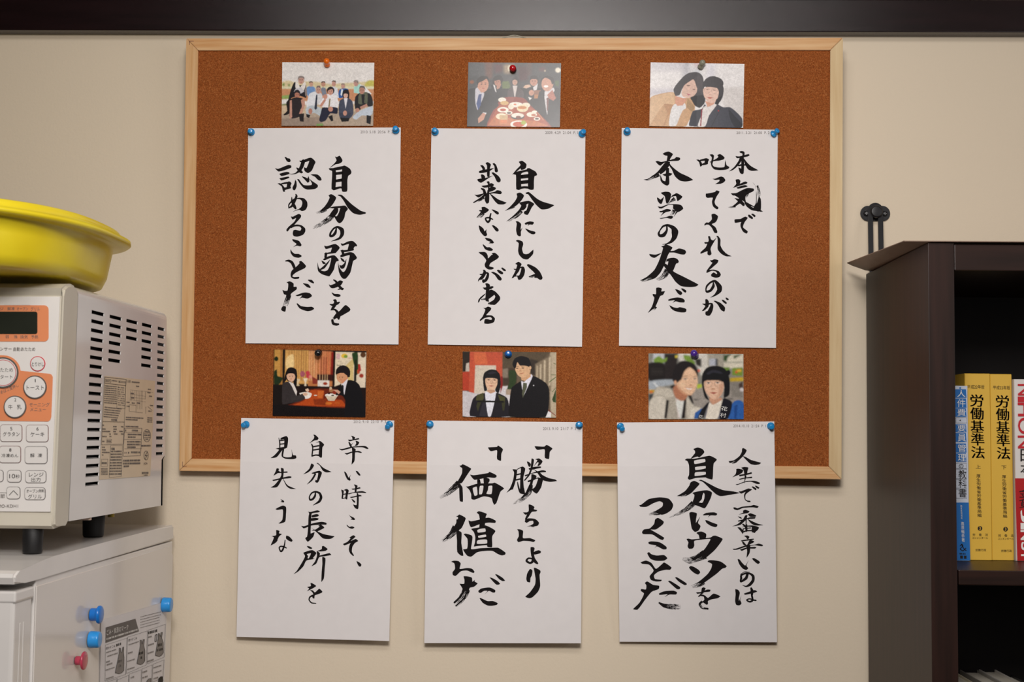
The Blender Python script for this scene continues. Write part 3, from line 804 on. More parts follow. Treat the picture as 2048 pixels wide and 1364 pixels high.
P460 1040 530 1035 640 995 690 1000 680 1028 600 1038 480 1065
P490 1105 530 1070 600 1090 650 1130 740 1060 850 1105 800 1135 700 1155 650 1180 650 1225 630 1240 590 1215 560 1190 590 1160 580 1110 530 1100 500 1115
D560 1185 40 520 1230 40 550 1285 40 600 1300 30
R590 1290 16 645 1304 30
R525 1200 10 515 1250 12 560 1300 12 620 1308 14
@1255 980 5.456
P128 165 150 160 230 100 350 80 450 95 498 160 480 215 425 255 370 270 300 235 380 180 385 140 350 122 280 145 210 182 140 182
D350 245 50 290 255 44 235 268 20
P302 320 335 305 395 345 385 375 310 430 250 430 400 520 385 545 350 535 270 485 170 480 158 460 180 430 240 420 290 370
P228 570 260 560 350 570 425 620 425 645 390 648 320 615 295 635 315 605 235 590
P215 690 235 678 260 700 320 715 400 710 435 745 400 770 310 772 250 750
P142 790 200 770 260 795 310 860 375 810 400 790 480 845 465 870 420 870 340 890 290 930 300 970 375 980 365 995 310 998 255 980 242 940 285 880 235 815 160 805
P190 1015 215 997 280 1035 345 1045 340 1080 265 1110 190 1200 110 1305 60 1300 130 1230 180 1130 145 1100 150 1080 200 1085 205 1040
P442 995 465 990 575 1060 570 1080 540 1082
P518 955 540 952 640 1015 648 1030 625 1038 560 1000
P342 1130 400 1105 500 1098 540 1115 530 1140 460 1140 405 1168 440 1135 350 1145
D340 1228 14 400 1260 40 480 1275 56 560 1275 56 580 1275 36
D345 1232 14 400 1262 40 480 1272 56 560 1275 56 580 1275 36"""
def cr(P, closed=False, sub=4, ten=.42):
    P = [np.array(p, float) for p in P]; n = len(P); out = []
    rng = range(n) if closed else range(n - 1)
    for i in rng:
        p1, p2 = P[i], P[(i + 1) % n]
        p0 = P[(i - 1) % n] if closed or i > 0 else p1; p3 = P[(i + 2) % n] if closed or i + 2 < n else p2
        L = np.linalg.norm(p2[:2] - p1[:2])
        def tng(a, b, c):
            t = c - a; m = np.linalg.norm(t[:2]); return t / m * L if m > 1e-9 else t * 0
        m1, m2 = tng(p0, p1, p2) * ten * 1.6, tng(p1, p2, p3) * ten * 1.6
        if closed:   # keep acute corners crisp
            for q, (a, b, c) in enumerate(((p0, p1, p2), (p1, p2, p3))):
                u, w = b[:2] - a[:2], c[:2] - b[:2]
                cs = float(np.dot(u, w)) / (np.linalg.norm(u) * np.linalg.norm(w) + 1e-9)
                k = 1.0 if cs > .5 else max(.12, (cs + 1) / 1.5)
                if q == 0: m1 = m1 * k
                else: m2 = m2 * k
        for k in range(sub):
            t = k / sub; t2, t3 = t * t, t * t * t
            out.append((2 * t3 - 3 * t2 + 1) * p1 + (t3 - 2 * t2 + t) * m1 + (-2 * t3 + 3 * t2) * p2 + (t3 - t2) * m2)
    if not closed: out.append(P[-1])
    return out
ink = {}
cur = None
for ln in INK.strip().split('\n'):
    if ln[0] == '#': cur = ink.setdefault(int(ln[1:]), [])
    elif ln[0] == '@': ox, oy, sc = map(float, ln[1:].split())
    else:
        v = list(map(float, ln[1:].split()))
        if ln[0] in 'PW': pts = [(ox + v[i] / sc, oy + v[i + 1] / sc) for i in range(0, len(v), 2)]
        else: pts = [(ox + v[i] / sc, oy + v[i + 1] / sc, v[i + 2] / sc) for i in range(0, len(v), 3)]
        cur.append((ln[0], pts))

# corners in pixels (TL,TR,BR,BL), lift profile (top, mid, bottom) above the cork / frame, extra twist of the bottom edge
SHEETS = [
 dict(c=((496.5, 256.5), (801.5, 255), (797, 689), (491, 686.5)), n=lambda u, v: CK + .0007 + .0020 * v * v + .0012 * math.sin(math.pi * u) * v,
      stamp='2010. 5.18  20:56  P. 2', sb=(721, 261, 786, 266.5),
      label='white sheet of brush calligraphy, top left, pinned under the outdoor group photo'),
 dict(c=((863, 256.5), (1171, 259), (1164, 693.5), (855.5, 689)), n=lambda u, v: CK + .0007 + .0022 * v * v + .0012 * math.sin(math.pi * u) * v,
      stamp='2009. 4.29  21:04  P. 1', sb=(1090.5, 262.5, 1156, 268),
      label='white sheet of brush calligraphy, top middle, pinned under the dinner table group photo'),
 dict(c=((1243.5, 256), (1555.5, 259.5), (1552, 696), (1238, 691.5)), n=lambda u, v: CK + .0007 + .0020 * v * v + .0010 * math.sin(math.pi * u) * v,
      stamp='2011. 3.21  21:00  P. 2', sb=(1473, 263, 1539, 268),
      label='white sheet of brush calligraphy, top right, pinned under the selfie of two women in jackets'),
 dict(c=((482.5, 836), (788.5, 841), (778.5, 1282), (473, 1273.5)), n=lambda u, v: CK + .0007 + .0048 * min(1, v / .2) - .003 * max(0, v - .3) * (1 - u) * 1.6 + .001 * math.sin(math.pi * u) * v,
      stamp='2012. 9.10  22:10  P. 3', sb=(707, 840.5, 772, 846),
      label='white sheet of brush calligraphy, lower left, in three thin columns hanging past the frame'),
 dict(c=((855, 841), (1165, 844.5), (1162, 1286.5), (848.5, 1286)), n=lambda u, v: CK + .0007 + .0048 * min(1, v / .2) - .004 * max(0, v - .3),
      stamp='2013. 9.10  21:17  P. 3', sb=(1086, 854.5, 1152, 860),
      label='white sheet of brush calligraphy, lower middle, with corner brackets in the text'),
 dict(c=((1234, 845), (1548.5, 843), (1554, 1284.5), (1239, 1283.5)), n=lambda u, v: CK + .0007 + .0048 * min(1, v / .2) - .0235 * max(0, v - .3) ** 1.5,
      stamp='2014.10.10  21:24  P. 1', sb=(1466.5, 849, 1532, 854.5),
      label='white sheet of brush calligraphy, lower right, hanging past the frame flat to the wall'),
]
def make_sheet(i, S):
    c = [np.array(p, float) for p in S['c']]
    def px(u, v): return (1 - u) * (1 - v) * c[0] + u * (1 - v) * c[1] + u * v * c[2] + (1 - u) * v * c[3]
    def uv(x, y):
        v = (y - (c[0][1] + c[1][1]) / 2) / ((c[3][1] + c[2][1] - c[0][1] - c[1][1]) / 2)
        l = c[0] * (1 - v) + c[3] * v; r = c[1] * (1 - v) + c[2] * v
        return min(1, max(0, (x - l[0]) / (r[0] - l[0]))), min(1, max(0, v))
    def pt(x, y, ex=0.0):
        u, v = uv(x, y)
        return onpl(x, y, BC[0] + BN * (S['n'](u, v) + ex), BN)
    nu, nv = 14, 30
    V = []
    for ex in (0, -.00012):
        for j in range(nv + 1):
            for k in range(nu + 1):
                p = px(k / nu, j / nv); V.append(pt(p[0], p[1], ex))
    Fs = []
    W = nu + 1; T = W * (nv + 1)
    for j in range(nv):
        for k in range(nu):
            a = j * W + k; Fs.append((a, a + W, a + W + 1, a + 1)); Fs.append((T + a, T + a + 1, T + a + W + 1, T + a + W))
    bd = [k for k in range(W)] + [j * W + nu for j in range(1, nv + 1)] + [nv * W + k for k in range(nu - 1, -1, -1)] + [j * W for j in range(nv - 1, 0, -1)]
    for a, b in zip(bd, bd[1:] + bd[:1]): Fs.append((a, b, T + b, T + a))
    sh = meshobj('calligraphy_sheet', V, Fs, M_paper, smooth=False)
    tag(sh, S['label'], 'paper sheet', 'brush calligraphy sheets pinned to the cork board')
    # ink
    V, Fs, mi, UV, DR = [], [], [], [], []
    z = 0
    def addf(fs, m, uvs, drs):
        for f, a, b in zip(fs, uvs, drs):
            Fs.append(f); mi.append(m); UV.extend(a); DR.extend(b)
    gaps = []
    for kind, P in ink[i]:
        z += 1
        ex = .00014 + (z % 24) * .000005
        if kind in 'PW':
            Q = cr(P, closed=True, sub=4)
            if kind == 'W':
                PW = Flat(lambda x, y: pt(x, y, .00034)); PW.poly([tuple(q) for q in Q]); gaps.append(PW); continue
            n = len(V); V += [pt(q[0], q[1], ex) for q in Q]
            t = tessellate_polygon([[Vector((q[0], q[1], 0)) for q in Q]])
            addf([(n + a, n + b, n + c_) for a, b, c_ in t], 0, [[(0, 0)] * 3] * len(t), [[(0, 0)] * 3] * len(t))
        else:
            Q = cr(P, sub=5); n = len(V); s = 0; info = []
            for k, q in enumerate(Q):
                a = Q[max(0, k - 1)]; b = Q[min(len(Q) - 1, k + 1)]
                d = b[:2] - a[:2]; d /= (np.linalg.norm(d) + 1e-9); nn = np.array([-d[1], d[0]]) * max(.15, q[2] / 2)
                if k: s += np.linalg.norm(q[:2] - Q[k - 1][:2])
                V.append(pt(*(q[:2] + nn), ex)); V.append(pt(*q[:2], ex)); V.append(pt(*(q[:2] - nn), ex)); info.append((s, q[2] / 2))
            L = max(s, 1e-6); fs, us, ds = [], [], []
            w0 = max(p[2] for p in P) / 2
            for k in range(len(Q) - 1):
                a = n + 3 * k
                for h in (0, 1):
                    fs.append((a + h, a + h + 1, a + h + 4, a + h + 3))
                    c0, c1 = ((-1, 0), (0, 1))[h]
                    us.append([(info[k][0] / 8, c0 * w0 / 5), (info[k][0] / 8, c1 * w0 / 5), (info[k + 1][0] / 8, c1 * w0 / 5), (info[k + 1][0] / 8, c0 * w0 / 5)])
                    t0, t1 = info[k][0] / L, info[k + 1][0] / L
                    ds.append([(t0, 0), (t0, 0), (t1, 0), (t1, 0)])
            us = [[(x + z * 7.3, y + z * 3.1) for x, y in a] for a in us]
            addf(fs, 1 if kind == 'D' else 0, us, ds)
            if kind == 'R':   # round ends
                for q, sgn in ((Q[0], 1), (Q[-1], -1)):
                    r = max(.15, q[2] / 2); m0 = len(V)
                    V.append(pt(q[0], q[1], ex))
                    for k in range(12): V.append(pt(q[0] + r * math.cos(k * math.pi / 6), q[1] + r * math.sin(k * math.pi / 6), ex))
                    f2 = [(m0, m0 + 1 + k, m0 + 1 + (k + 1) % 12) for k in range(12)]
                    addf(f2, 0, [[(0, 0)] * 3] * 12, [[(0, 0)] * 3] * 12)
    o = meshobj('brush_lettering', V, Fs, [M_ink, M_inkdry], sh)
    o.data.polygons.foreach_set('material_index', mi)
    l1 = o.data.uv_layers.new(name='stroke'); l1.data.foreach_set('uv', [c for p in UV for c in p])
    l2 = o.data.uv_layers.new(name='dry'); l2.data.foreach_set('uv', [c for p in DR for c in p])
    for PW in gaps: PW.make('bare_paper_gap', M_paper, sh)
    T = Flat(lambda x, y: pt(x, y, .0003))
    T.text(S['stamp'], *S['sb'])
    T.make('printed_date', M_stamp, sh)
    return pt
sheet_pt = [make_sheet(i, S) for i, S in enumerate(SHEETS)]

# ================================================================== PHOTO PRINTS (pictures rasterised to vertex colours: flat print; some gloss glare is painted into the top-row pictures)
PH = """@0 555 115 9.405 90 90 1820 97 1800 1285 75 1285
e6e2df P 60 60 1900 60 1900 1300 60 1300
d9c9a0 P 60 470 200 430 330 470 500 450 800 460 1000 500 1200 480 1400 470 1900 440 1900 560 60 560
c4bb5c P 1640 530 1680 450 1740 420 1820 430 1820 570 1660 570
6f8a4a E 105 510 25 30
6f8a4a E 210 520 20 25
dcd9b8 P 60 550 1900 540 1900 590 60 600
B 3
c98f68 P 60 590 1900 590 1900 820 60 820
8fa860 P 60 720 230 700 230 780 60 780
e9e9e6 P 60 790 240 780 240 850 60 850
6f7f4a P 60 880 220 860 220 905 60 905
cdb79a P 60 900 1900 860 1900 1300 60 1300
b3a18f P 60 1060 1900 1000 1900 1300 60 1300
9a887a P 60 1150 800 1120 900 1300 60 1300
B 3
a9b9cf P 545 560 620 530 700 560 720 640 620 760 560 720
6f93c4 P 545 570 600 540 690 560 700 620 610 700 570 720
c99f8c E 627 500 38 50
5d4c44 P 585 480 600 450 650 450 665 490 640 465 605 470
7d8595 P 810 590 850 555 900 570 930 700 850 720
c08f7a E 860 495 42 52
55453f P 815 480 830 445 890 445 900 480 860 462
dcdfe8 P 990 560 1060 540 1130 580 1160 760 1000 720
c7978a E 1058 490 40 55
6b5a52 P 1012 460 1040 428 1090 430 1103 475 1060 448
2f5a9c P 1155 620 1210 580 1330 590 1340 700 1280 740 1160 760
e4ecf0 P 1205 590 1235 600 1215 720 1190 700
c4978a E 1235 535 38 48
84766f P 1198 520 1205 485 1260 485 1270 515 1230 500
a9dcd2 P 1440 550 1560 490 1600 560 1560 680 1440 660
eceaea P 1560 500 1640 530 1780 680 1700 720 1560 640
c49a90 E 1480 480 46 62
8e847f P 1428 450 1460 418 1520 430 1530 500 1490 455
1c1a20 P 310 460 400 520 500 520 535 560 540 760 420 720 260 760 190 830 240 620
8a7f7c P 500 520 535 520 560 700 520 730
e9e3de P 335 470 380 480 420 560 500 460 530 480 480 640 400 640 330 560
c8c6cc P 300 640 340 580 440 560 500 640 430 680
c79c8e E 437 430 55 68
8b7f7b P 375 420 385 355 440 345 495 365 497 420 470 385 410 385
1b1516 P 160 850 240 760 300 900 230 1050 130 1090 110 1075 180 1000
d8d8dc P 560 820 600 680 700 640 830 680 840 820 700 900 640 960 560 960
e2e4ea P 545 900 600 690 700 645 730 700 720 900 640 950 560 1000
b9c2c9 P 530 960 640 900 830 960 820 1110 700 1040 560 1080
c69a8a E 770 610 50 72
7a6a64 P 722 580 740 530 800 530 815 590 770 555
2a3040 P 725 700 750 700 745 960 720 985 695 960
b67e6c E 620 1010 38 55
ece9ec P 800 860 900 700 1030 690 1120 720 1155 900 1130 950 900 950 800 900
c58d7a P 795 900 880 780 920 790 850 910 815 925
c9907e E 900 735 42 45
2a2327 E 1000 620 72 75
d09c8a E 997 640 50 65
2a2327 P 935 640 945 570 1010 550 1065 600 1070 640 1040 590 970 610
8b7a55 L 24 990 770 970 960
d5a23c L 10 960 1060 1010 1040
1f2036 P 850 940 960 940 1060 930 1140 950 1130 1060 1000 1050 920 1180 830 1215 790 1180 820 1040
c9907e E 1005 970 45 48
17151a P 960 1110 1040 1080 1060 1190 1020 1200
16151c E 1290 690 68 95
0f0f14 P 1230 650 1240 620 1340 610 1355 760 1330 770 1325 690 1245 690 1250 760 1232 740
e0b8a6 E 1288 710 40 58
16151c P 1240 685 1250 620 1335 620 1335 690 1290 675
454a5c P 1170 820 1250 765 1350 765 1420 830 1440 1050 1380 1140 1200 1150 1160 1050
e6e4ea P 1255 765 1325 765 1290 965
3a3f50 P 1180 1040 1400 1040 1370 1150 1210 1150
c69382 E 1280 1045 38 48
101015 P 1180 1130 1370 1140 1350 1200 1220 1210
1b1a1e P 1470 740 1560 660 1740 670 1800 780 1800 920 1640 920 1540 1000 1470 960
5f6350 P 1545 680 1700 650 1700 880 1640 850 1590 880 1530 860
1b1a1e P 1585 690 1650 690 1640 860 1600 860
b98877 E 1595 620 55 65
6d6765 P 1540 590 1560 530 1640 535 1665 620 1640 580 1580 560
c3cdd9 P 1440 1100 1560 1000 1800 910 1800 1060 1740 1100 1600 1090 1500 1165 1430 1140
b98877 L 50 1570 950 1700 890
b98877 E 1515 990 40 40
14141a P 1690 1080 1780 1100 1770 1260 1690 1230
25202a E 365 680 62 75
b57c68 E 365 700 46 62
2a2327 P 310 680 320 620 400 615 420 680 360 655
2b2427 P 240 790 330 750 440 760 500 790 500 900 430 980 440 1100 280 1150 220 1100 240 950
c39280 P 225 810 265 800 275 1120 225 1160 225 980
c39280 P 440 800 500 770 515 900 450 1070 405 1060 460 920
221c1f P 400 1060 500 1050 495 1210 425 1200
1e1a1e P 540 1060 620 1080 600 1140 550 1120
7fa060 P 740 1250 860 1240 870 1285 740 1285
F 437 432 50 62
F 770 615 44 62
F 997 642 44 55
F 365 705 40 50
F 1595 622 48 55
F 1288 712 34 45
F 1480 482 40 50
@1 925 115 9.407 110 90 1855 105 1832 1310 85 1295
3f4143 P 60 60 1900 60 1900 1330 60 1330
4e5052 P 100 80 400 80 420 330 110 360
6a4a40 P 400 90 560 90 540 400 430 400
5a3338 P 580 120 740 120 740 270 600 290
a08c72 P 760 130 960 130 950 300 770 290
4a2c30 P 1040 160 1200 140 1240 420 1060 440
55403e P 1210 90 1290 90 1290 330 1220 340
5a3338 P 1440 180 1560 180 1560 240 1440 250
B 8
e8dcc0 E 870 200 30 60
d8c7ac E 1550 240 14 14
f0e6d2 E 1798 225 50 46
8a4a20 E 160 465 40 35
5f6f3a P 740 450 860 440 900 540 840 640 740 640
4f5f3a P 1740 430 1820 420 1820 540 1750 520
B 3
1a1a1c P 100 600 1840 560 1840 1310 80 1310
17191f P 530 520 620 480 740 560 760 760 560 820
2b2524 E 640 450 90 110
b5806c E 650 460 60 75
241f20 P 590 440 600 350 700 330 760 420 720 480 690 420
d8d4d4 P 565 510 600 520 635 660 610 640
b5806c P 630 560 680 470 720 500 690 580 640 600
342e30 E 985 440 70 95
c49a88 E 982 460 48 60
342e30 P 925 440 940 370 1030 370 1045 440 980 410
45383a P 850 620 930 560 1050 560 1150 640 1140 780 860 780
cfc6c2 P 940 525 1030 525 985 780
2a2424 E 1345 420 80 95
c08a76 E 1340 445 72 85
2a2424 P 1265 430 1280 350 1400 340 1430 430 1380 400 1300 400
d3b098 P 1140 560 1180 515 1260 505 1290 540 1200 580
1c1c20 P 1160 640 1300 560 1480 600 1500 800 1380 960 1260 880 1230 740
d9d6d8 P 1330 560 1420 480 1400 600 1350 640
c08a72 E 1300 660 50 55
8a5a40 P 1350 610 1480 610 1460 770 1350 770
b0723c P 1360 690 1460 700 1450 765 1360 765
e6e2e0 P 1240 740 1310 760 1270 805
1d1c20 P 1450 640 1600 600 1830 700 1840 1310 1680 1310 1420 980
d6d2d4 P 1550 640 1720 560 1740 620 1640 760 1610 1080 1590 1000
6a3a38 P 1590 760 1640 740 1620 1000 1600 1000
c9957f E 1600 490 112 140
2a2526 P 1470 480 1480 390 1600 330 1720 380 1725 470 1690 500 1660 420 1560 370 1500 420
fff4ee E 1575 535 45 22
b06a58 P 1600 700 1700 600 1770 760 1720 810 1640 770
8a2c14 P 580 1000 760 760 1150 760 1270 880 1700 1310 460 1310
a8481e P 600 1050 700 900 1180 900 1400 1000 1640 1290 480 1290
bf6a34 P 480 1290 620 1100 900 1150 1400 1200 1640 1290
f0e8da E 745 800 75 45
d0a868 E 790 860 80 40
f2ece0 E 1010 890 130 50
d86a30 E 990 885 30 14
f0e4cc E 1200 900 80 50
e6dcc6 E 915 930 55 50
f4efe2 E 765 990 108 52
b8482a E 765 990 60 26
ead8b0 E 1135 960 108 70
c87a38 E 1130 945 85 30
f0ead8 E 880 1045 66 34
3a1c14 E 880 1048 42 18
2b3a36 E 1045 1110 132 62
efe6d8 E 1045 1095 120 48
7a3420 E 1060 1130 50 30
f0e2c4 E 740 1115 110 60
caa878 P 700 1090 860 1090 850 1260 710 1260
d2733a P 710 1180 850 1180 850 1255 712 1255
f4eee4 E 1070 1265 160 75
c8542a E 1070 1262 115 50
a8b83c E 1160 1230 50 40
f0e6d4 E 1315 1075 100 48
b86030 E 1350 1085 45 22
f0e6d8 E 1415 1155 62 36
3a1c14 E 1415 1155 38 18
f0ead8 E 1365 1022 50 24
c8906a L 12 1430 1040 1540 1180
1b2a4a E 265 1190 55 90
15151a P 90 620 240 580 400 660 560 720 680 900 600 980 480 1060 450 1200 300 1290 90 1290
c4c2cc P 230 600 270 570 400 680 360 820 280 1000 235 860
24407c P 295 700 350 690 340 900 290 1000 255 880
c89078 P 260 560 480 520 400 660 340 665
c89078 E 375 510 105 145
26211f P 250 480 260 410 340 350 460 360 490 460 480 470 440 400 360 450 290 480 275 530
e4e2e6 P 380 1040 450 1050 440 1080 380 1060
c48c74 P 290 1160 380 1050 440 1070 400 1180 300 1250
F 382 520 88 115
F 650 465 45 55
F 982 462 40 48
F 1340 450 60 70
@2 1290 115 9.28 105 90 1845 120 1820 1305 80 1272
e9e6e6 P 60 60 1900 60 1900 1330 60 1330
d6d3d8 P 60 60 700 60 700 240 60 260
bdbcc2 P 690 60 830 60 830 400 680 400
d0a8b0 P 915 60 985 60 985 155 920 150
d9d7de P 1150 60 1300 60 1300 400 1140 400
c2c6cc P 860 200 1000 220 1060 400 900 300
B 8
cfcbd2 P 60 600 540 580 540 720 60 720
B 10
d9d4d2 P 1400 560 1850 520 1850 1200 1500 1000
B 8
c9a078 P 90 760 300 680 520 650 600 760 900 760 930 1000 830 1180 760 1300 60 1300 60 1000
d8b48e P 120 760 330 690 520 660 540 880 350 890 200 1100 90 1280 90 900
b98c66 P 340 880 520 890 480 1020 400 1180 370 1290 340 1290 420 1060
a98862 P 790 760 930 930 890 1020 770 950
e2e0e0 P 480 1000 540 880 740 860 760 960 640 1150 580 1290 450 1290
caa078 P 700 1000 790 950 850 1030 830 1160 760 1290 600 1290
d59a80 P 560 720 780 780 700 900 600 910 560 860
3f3c40 P 520 600 560 520 700 350 800 280 950 260 1060 330 1090 480 1080 700 860 760 880 600 700 560 640 700 560 720 530 650
403c40 E 940 420 140 160
dcb8a8 P 670 660 720 520 820 440 890 400 960 520 960 640 900 720 800 760 700 730
4a4448 P 900 380 960 560 1060 700 1080 460 1000 320
16151b P 840 750 900 720 1120 700 1110 850 1020 940 930 900 880 820
3a373c P 1090 560 1070 480 1120 390 1200 340 1300 335 1400 400 1465 560 1450 720 1400 820 1320 860 1340 560 1100 540 1090 700 1130 840 1080 720
3a373c E 1280 470 180 130
e4bfae P 1080 580 1150 540 1340 560 1375 640 1350 760 1290 840 1220 855 1150 800 1090 700
d79f86 P 1120 800 1230 850 1310 830 1260 900 1165 920
17161c P 1300 860 1330 770 1440 700 1400 800 1370 870
3a3c48 P 830 1290 850 1130 900 1000 1060 960 1110 870 1180 930 1330 860 1460 920 1600 920 1820 1120 1820 1300
2b2d38 P 830 1290 850 1130 900 1020 1060 960 1000 1290
e3ddda P 1090 930 1140 900 1165 925 1310 860 1340 880 1200 1080 1130 1290 990 1290 1050 1100
8c1c30 L 22 1065 960 1045 1290
22242e L 10 1420 930 1250 1290
22242e P 1560 950 1700 1100 1830 1240 1820 1300 1700 1300 1600 1150
a8202c E 1375 988 14 14
7a6058 E 800 520 36 11
7a6058 E 905 590 28 10
c06a78 P 770 670 850 690 800 710
5a4440 L 10 1130 585 1180 590
5a4440 L 10 1260 595 1310 600
b09488 G 1155 610 52
b09488 G 1290 612 52
b86a5c P 1150 740 1210 730 1270 742 1210 768
c89a88 E 1210 685 22 8
@3 538 690 8.975 85 78 1750 108 1730 1293 65 1270
1c0c0a P 40 60 1800 60 1800 1310 40 1310
c9954a P 80 80 230 80 230 720 80 720
a86a34 P 190 80 220 80 220 720 190 720
d8a45c P 275 85 700 85 700 700 275 700
a8723c L 14 345 90 345 420
a8723c L 14 395 90 395 420
a8723c L 12 440 90 440 640
a8723c L 12 485 90 485 640
a8723c L 12 525 90 525 640
9a6232 L 12 570 90 570 640
9a6232 L 12 612 90 612 640
9a6232 L 12 655 90 655 640
f6d494 P 285 300 320 200 420 160 440 380 400 420 300 420
c27a48 P 700 85 1140 100 1140 740 700 740
e8b07a L 20 720 95 720 640
e8b07a L 20 760 95 760 640
e8b07a L 20 805 95 805 640
e8a070 L 20 845 95 845 640
e89468 L 20 910 95 910 640
e08a60 L 20 960 95 960 640
e08a60 L 20 1000 95 1000 640
d87850 L 20 1045 95 1045 640
d87850 L 18 1085 95 1085 640
7a2418 L 14 930 200 930 620
7a2418 L 14 980 200 980 620
7a2418 L 14 1022 200 1022 620
8a1c14 P 1110 110 1150 110 1140 540 1100 540
3a1410 P 860 520 1140 520 1140 640 860 640
B 2
dcb888 L 10 910 520 910 630
dcb888 L 10 960 520 960 630
dcb888 L 10 1005 520 1005 630
dcb888 L 10 1045 520 1045 630
e9d9bc P 1190 105 1530 105 1530 740 1180 740
d9c080 P 1380 350 1520 200 1520 740 1300 740
e6d6be P 1560 110 1745 110 1740 750 1560 750
e8c040 E 1350 175 58 42
7a9a3c E 1375 185 35 28
d8b0b0 P 1205 130 1270 130 1270 235 1205 235
d08080 L 14 1420 215 1500 215
907868 L 5 1220 285 1310 285
907868 L 5 1260 315 1380 315
2a2018 L 10 1210 350 1290 350
26401c P 1490 120 1590 110 1600 300 1620 470 1560 540 1540 400 1500 220
1c1810 L 30 1560 240 1560 640
c0552c E 1610 460 26 45
a03828 E 1665 535 40 38
5a3820 E 1690 150 50 50
b0302a P 1600 320 1640 320 1660 440 1610 470
120a0a P 230 90 272 90 275 480 240 700 230 460
1e3018 P 80 480 130 440 140 560 200 580 240 600 190 700 90 760
182812 E 115 250 35 45
160e0c P 60 720 240 720 240 1280 60 1280
a85868 E 595 520 45 55
c8404c E 690 500 38 40
c8404c E 710 560 50 40
e0907c E 740 570 32 30
8a3428 P 770 560 870 620 860 700 780 700
f0dcc0 P 610 600 690 600 660 680 670 735 630 735 640 680
e0c8a0 P 480 610 560 620 520 690 550 735 480 735 500 690
1e0e0c P 500 740 1180 740 1280 700 1280 800 520 850
e8e0d8 P 875 632 1085 632 1085 745 875 740
a03820 E 1010 690 40 28
6a2410 P 720 800 1290 800 1350 940 1455 1140 340 1095 560 1000
b84a18 P 740 820 990 820 980 1000 1300 980 1400 1110 420 1090 640 1000
d06a2c P 880 830 990 820 960 960 880 950
8c3410 P 800 980 1050 960 1020 1090 820 1080
d8782c E 1080 1050 60 24
c05a20 E 1240 1040 50 22
B 2
100a0c P 60 1100 340 1095 1455 1140 1500 1100 1740 1100 1730 1300 60 1290
f2ece4 P 545 870 690 850 770 880 740 950 660 975 560 900
efe6da E 660 885 108 34
f0ece6 E 1128 905 118 36
d8c8b0 P 1015 910 1240 910 1180 1005 1075 1005
f4eee6 E 1128 895 112 26
3a3018 E 1150 905 30 12
d8c0a0 E 1110 780 24 34
b07850 E 1140 820 60 26
903020 E 1200 850 60 36
e8e0d0 E 838 908 30 10
1a0f12 E 390 540 105 140
160d10 P 290 500 330 420 400 400 480 440 500 560 480 760 430 700 450 560 320 560 300 640 250 700
0f0b0e P 440 600 500 560 490 760 440 740
e3b496 P 310 540 350 515 440 520 465 580 440 640 400 670 340 640 312 590
e6ded8 P 340 660 430 690 500 840 490 925 400 740
352f30 P 240 700 340 665 420 780 490 925 560 900 600 880 650 960 560 1020 360 1060 240 1080 230 860
3a3434 L 60 400 990 620 910
e2b79c E 650 890 44 30
e8c4a8 P 650 800 700 780 720 820 700 850 660 830
1a1114 E 1330 480 132 132
d89c74 P 1215 500 1300 480 1410 540 1420 600 1360 650 1300 690 1230 600
d89c74 E 1300 570 85 95
1a1114 P 1200 520 1210 420 1330 350 1450 430 1455 560 1410 560 1400 500 1280 490
d89068 P 1300 640 1420 560 1410 620 1330 690
e4e2ea P 1295 690 1330 680 1420 590 1400 700 1360 890 1320 720
15161e P 1310 700 1345 720 1350 880 1310 800
0f0d12 P 1260 760 1290 680 1320 760 1360 900 1420 620 1560 640 1640 720 1740 1100 1740 1290 1380 1290 1380 960 1300 900 1200 900
d0a088 P 1160 800 1240 800 1290 840 1260 880
301010 P 1060 860 1100 860 1100 880 1060 880

F 388 580 55 62
F 1295 580 60 70
@4 915 695 9.28 95 75 1835 88 1830 1305 95 1285
6a5a48 P 60 60 1900 60 1900 1330 60 1330
5a4c3a P 830 60 1740 60 1400 400 830 380
47382c P 840 380 1100 380 1100 700 840 700
8a7c6c P 840 400 940 380 940 560 840 560
3a3028 P 1340 200 1500 240 1440 520 1360 480
c0b096 P 1720 80 1840 80 1840 1300 1740 1300 1710 600
8a7a64 P 1440 300 1740 140 1740 820 1600 640 1450 560
cdbb9e L 24 1480 330 1480 560
d3c2a6 L 26 1545 300 1540 580
d3c2a6 L 28 1620 230 1615 640
d9c8ac L 28 1715 160 1710 700
B 3
2a2018 P 95 80 230 80 220 450 100 450
c8bcae P 160 300 215 280 220 450 150 450
b84028 P 95 460 215 450 215 810 95 810
c8553a P 230 80 835 80 830 860 210 860
d86c44 P 300 90 520 90 560 310 320 310
d9ccba P 330 330 715 330 715 870 310 870
cfc9cc P 95 820 320 860 500 870 1000 700 1000 1290 95 1290
d8d2d4 P 800 720 1010 720 960 1000 820 960
8a1a1c P 800 540 840 540 840 720 800 860
2e4020 P 950 430 1080 430 1090 640 1000 780 920 780 960 640
b09a86 P 900 780 1000 780 1000 890 900 880
B 2
1c1820 P 230 1290 280 980 340 910 520 850 740 850 920 940 960 1100 960 1290
2e2b35 P 400 1290 480 1000 530 1000 590 1290
4a4a28 P 340 990 360 890 480 850 490 960 450 1010
4a4a28 P 750 880 880 930 880 1010 790 1000
3a3a22 P 380 1000 440 1020 380 1200 350 1100
3a3a22 P 820 1010 890 1020 870 1180 840 1180
e6e6f0 P 515 820 620 860 715 820 700 960 620 1290 570 1290 520 960
15120f L 34 370 1010 860 1015
120f14 P 475 560 500 470 600 410 720 420 790 520 800 720 760 860 700 800 740 600 520 570 550 800 500 820 480 700
120f14 E 640 530 150 110
e8bfa0 P 520 580 640 570 740 590 735 700 690 780 620 810 560 780 525 700
c99a7c P 560 790 690 790 700 830 615 865 545 810
2a2530 P 560 480 640 440 730 470 690 490 600 500
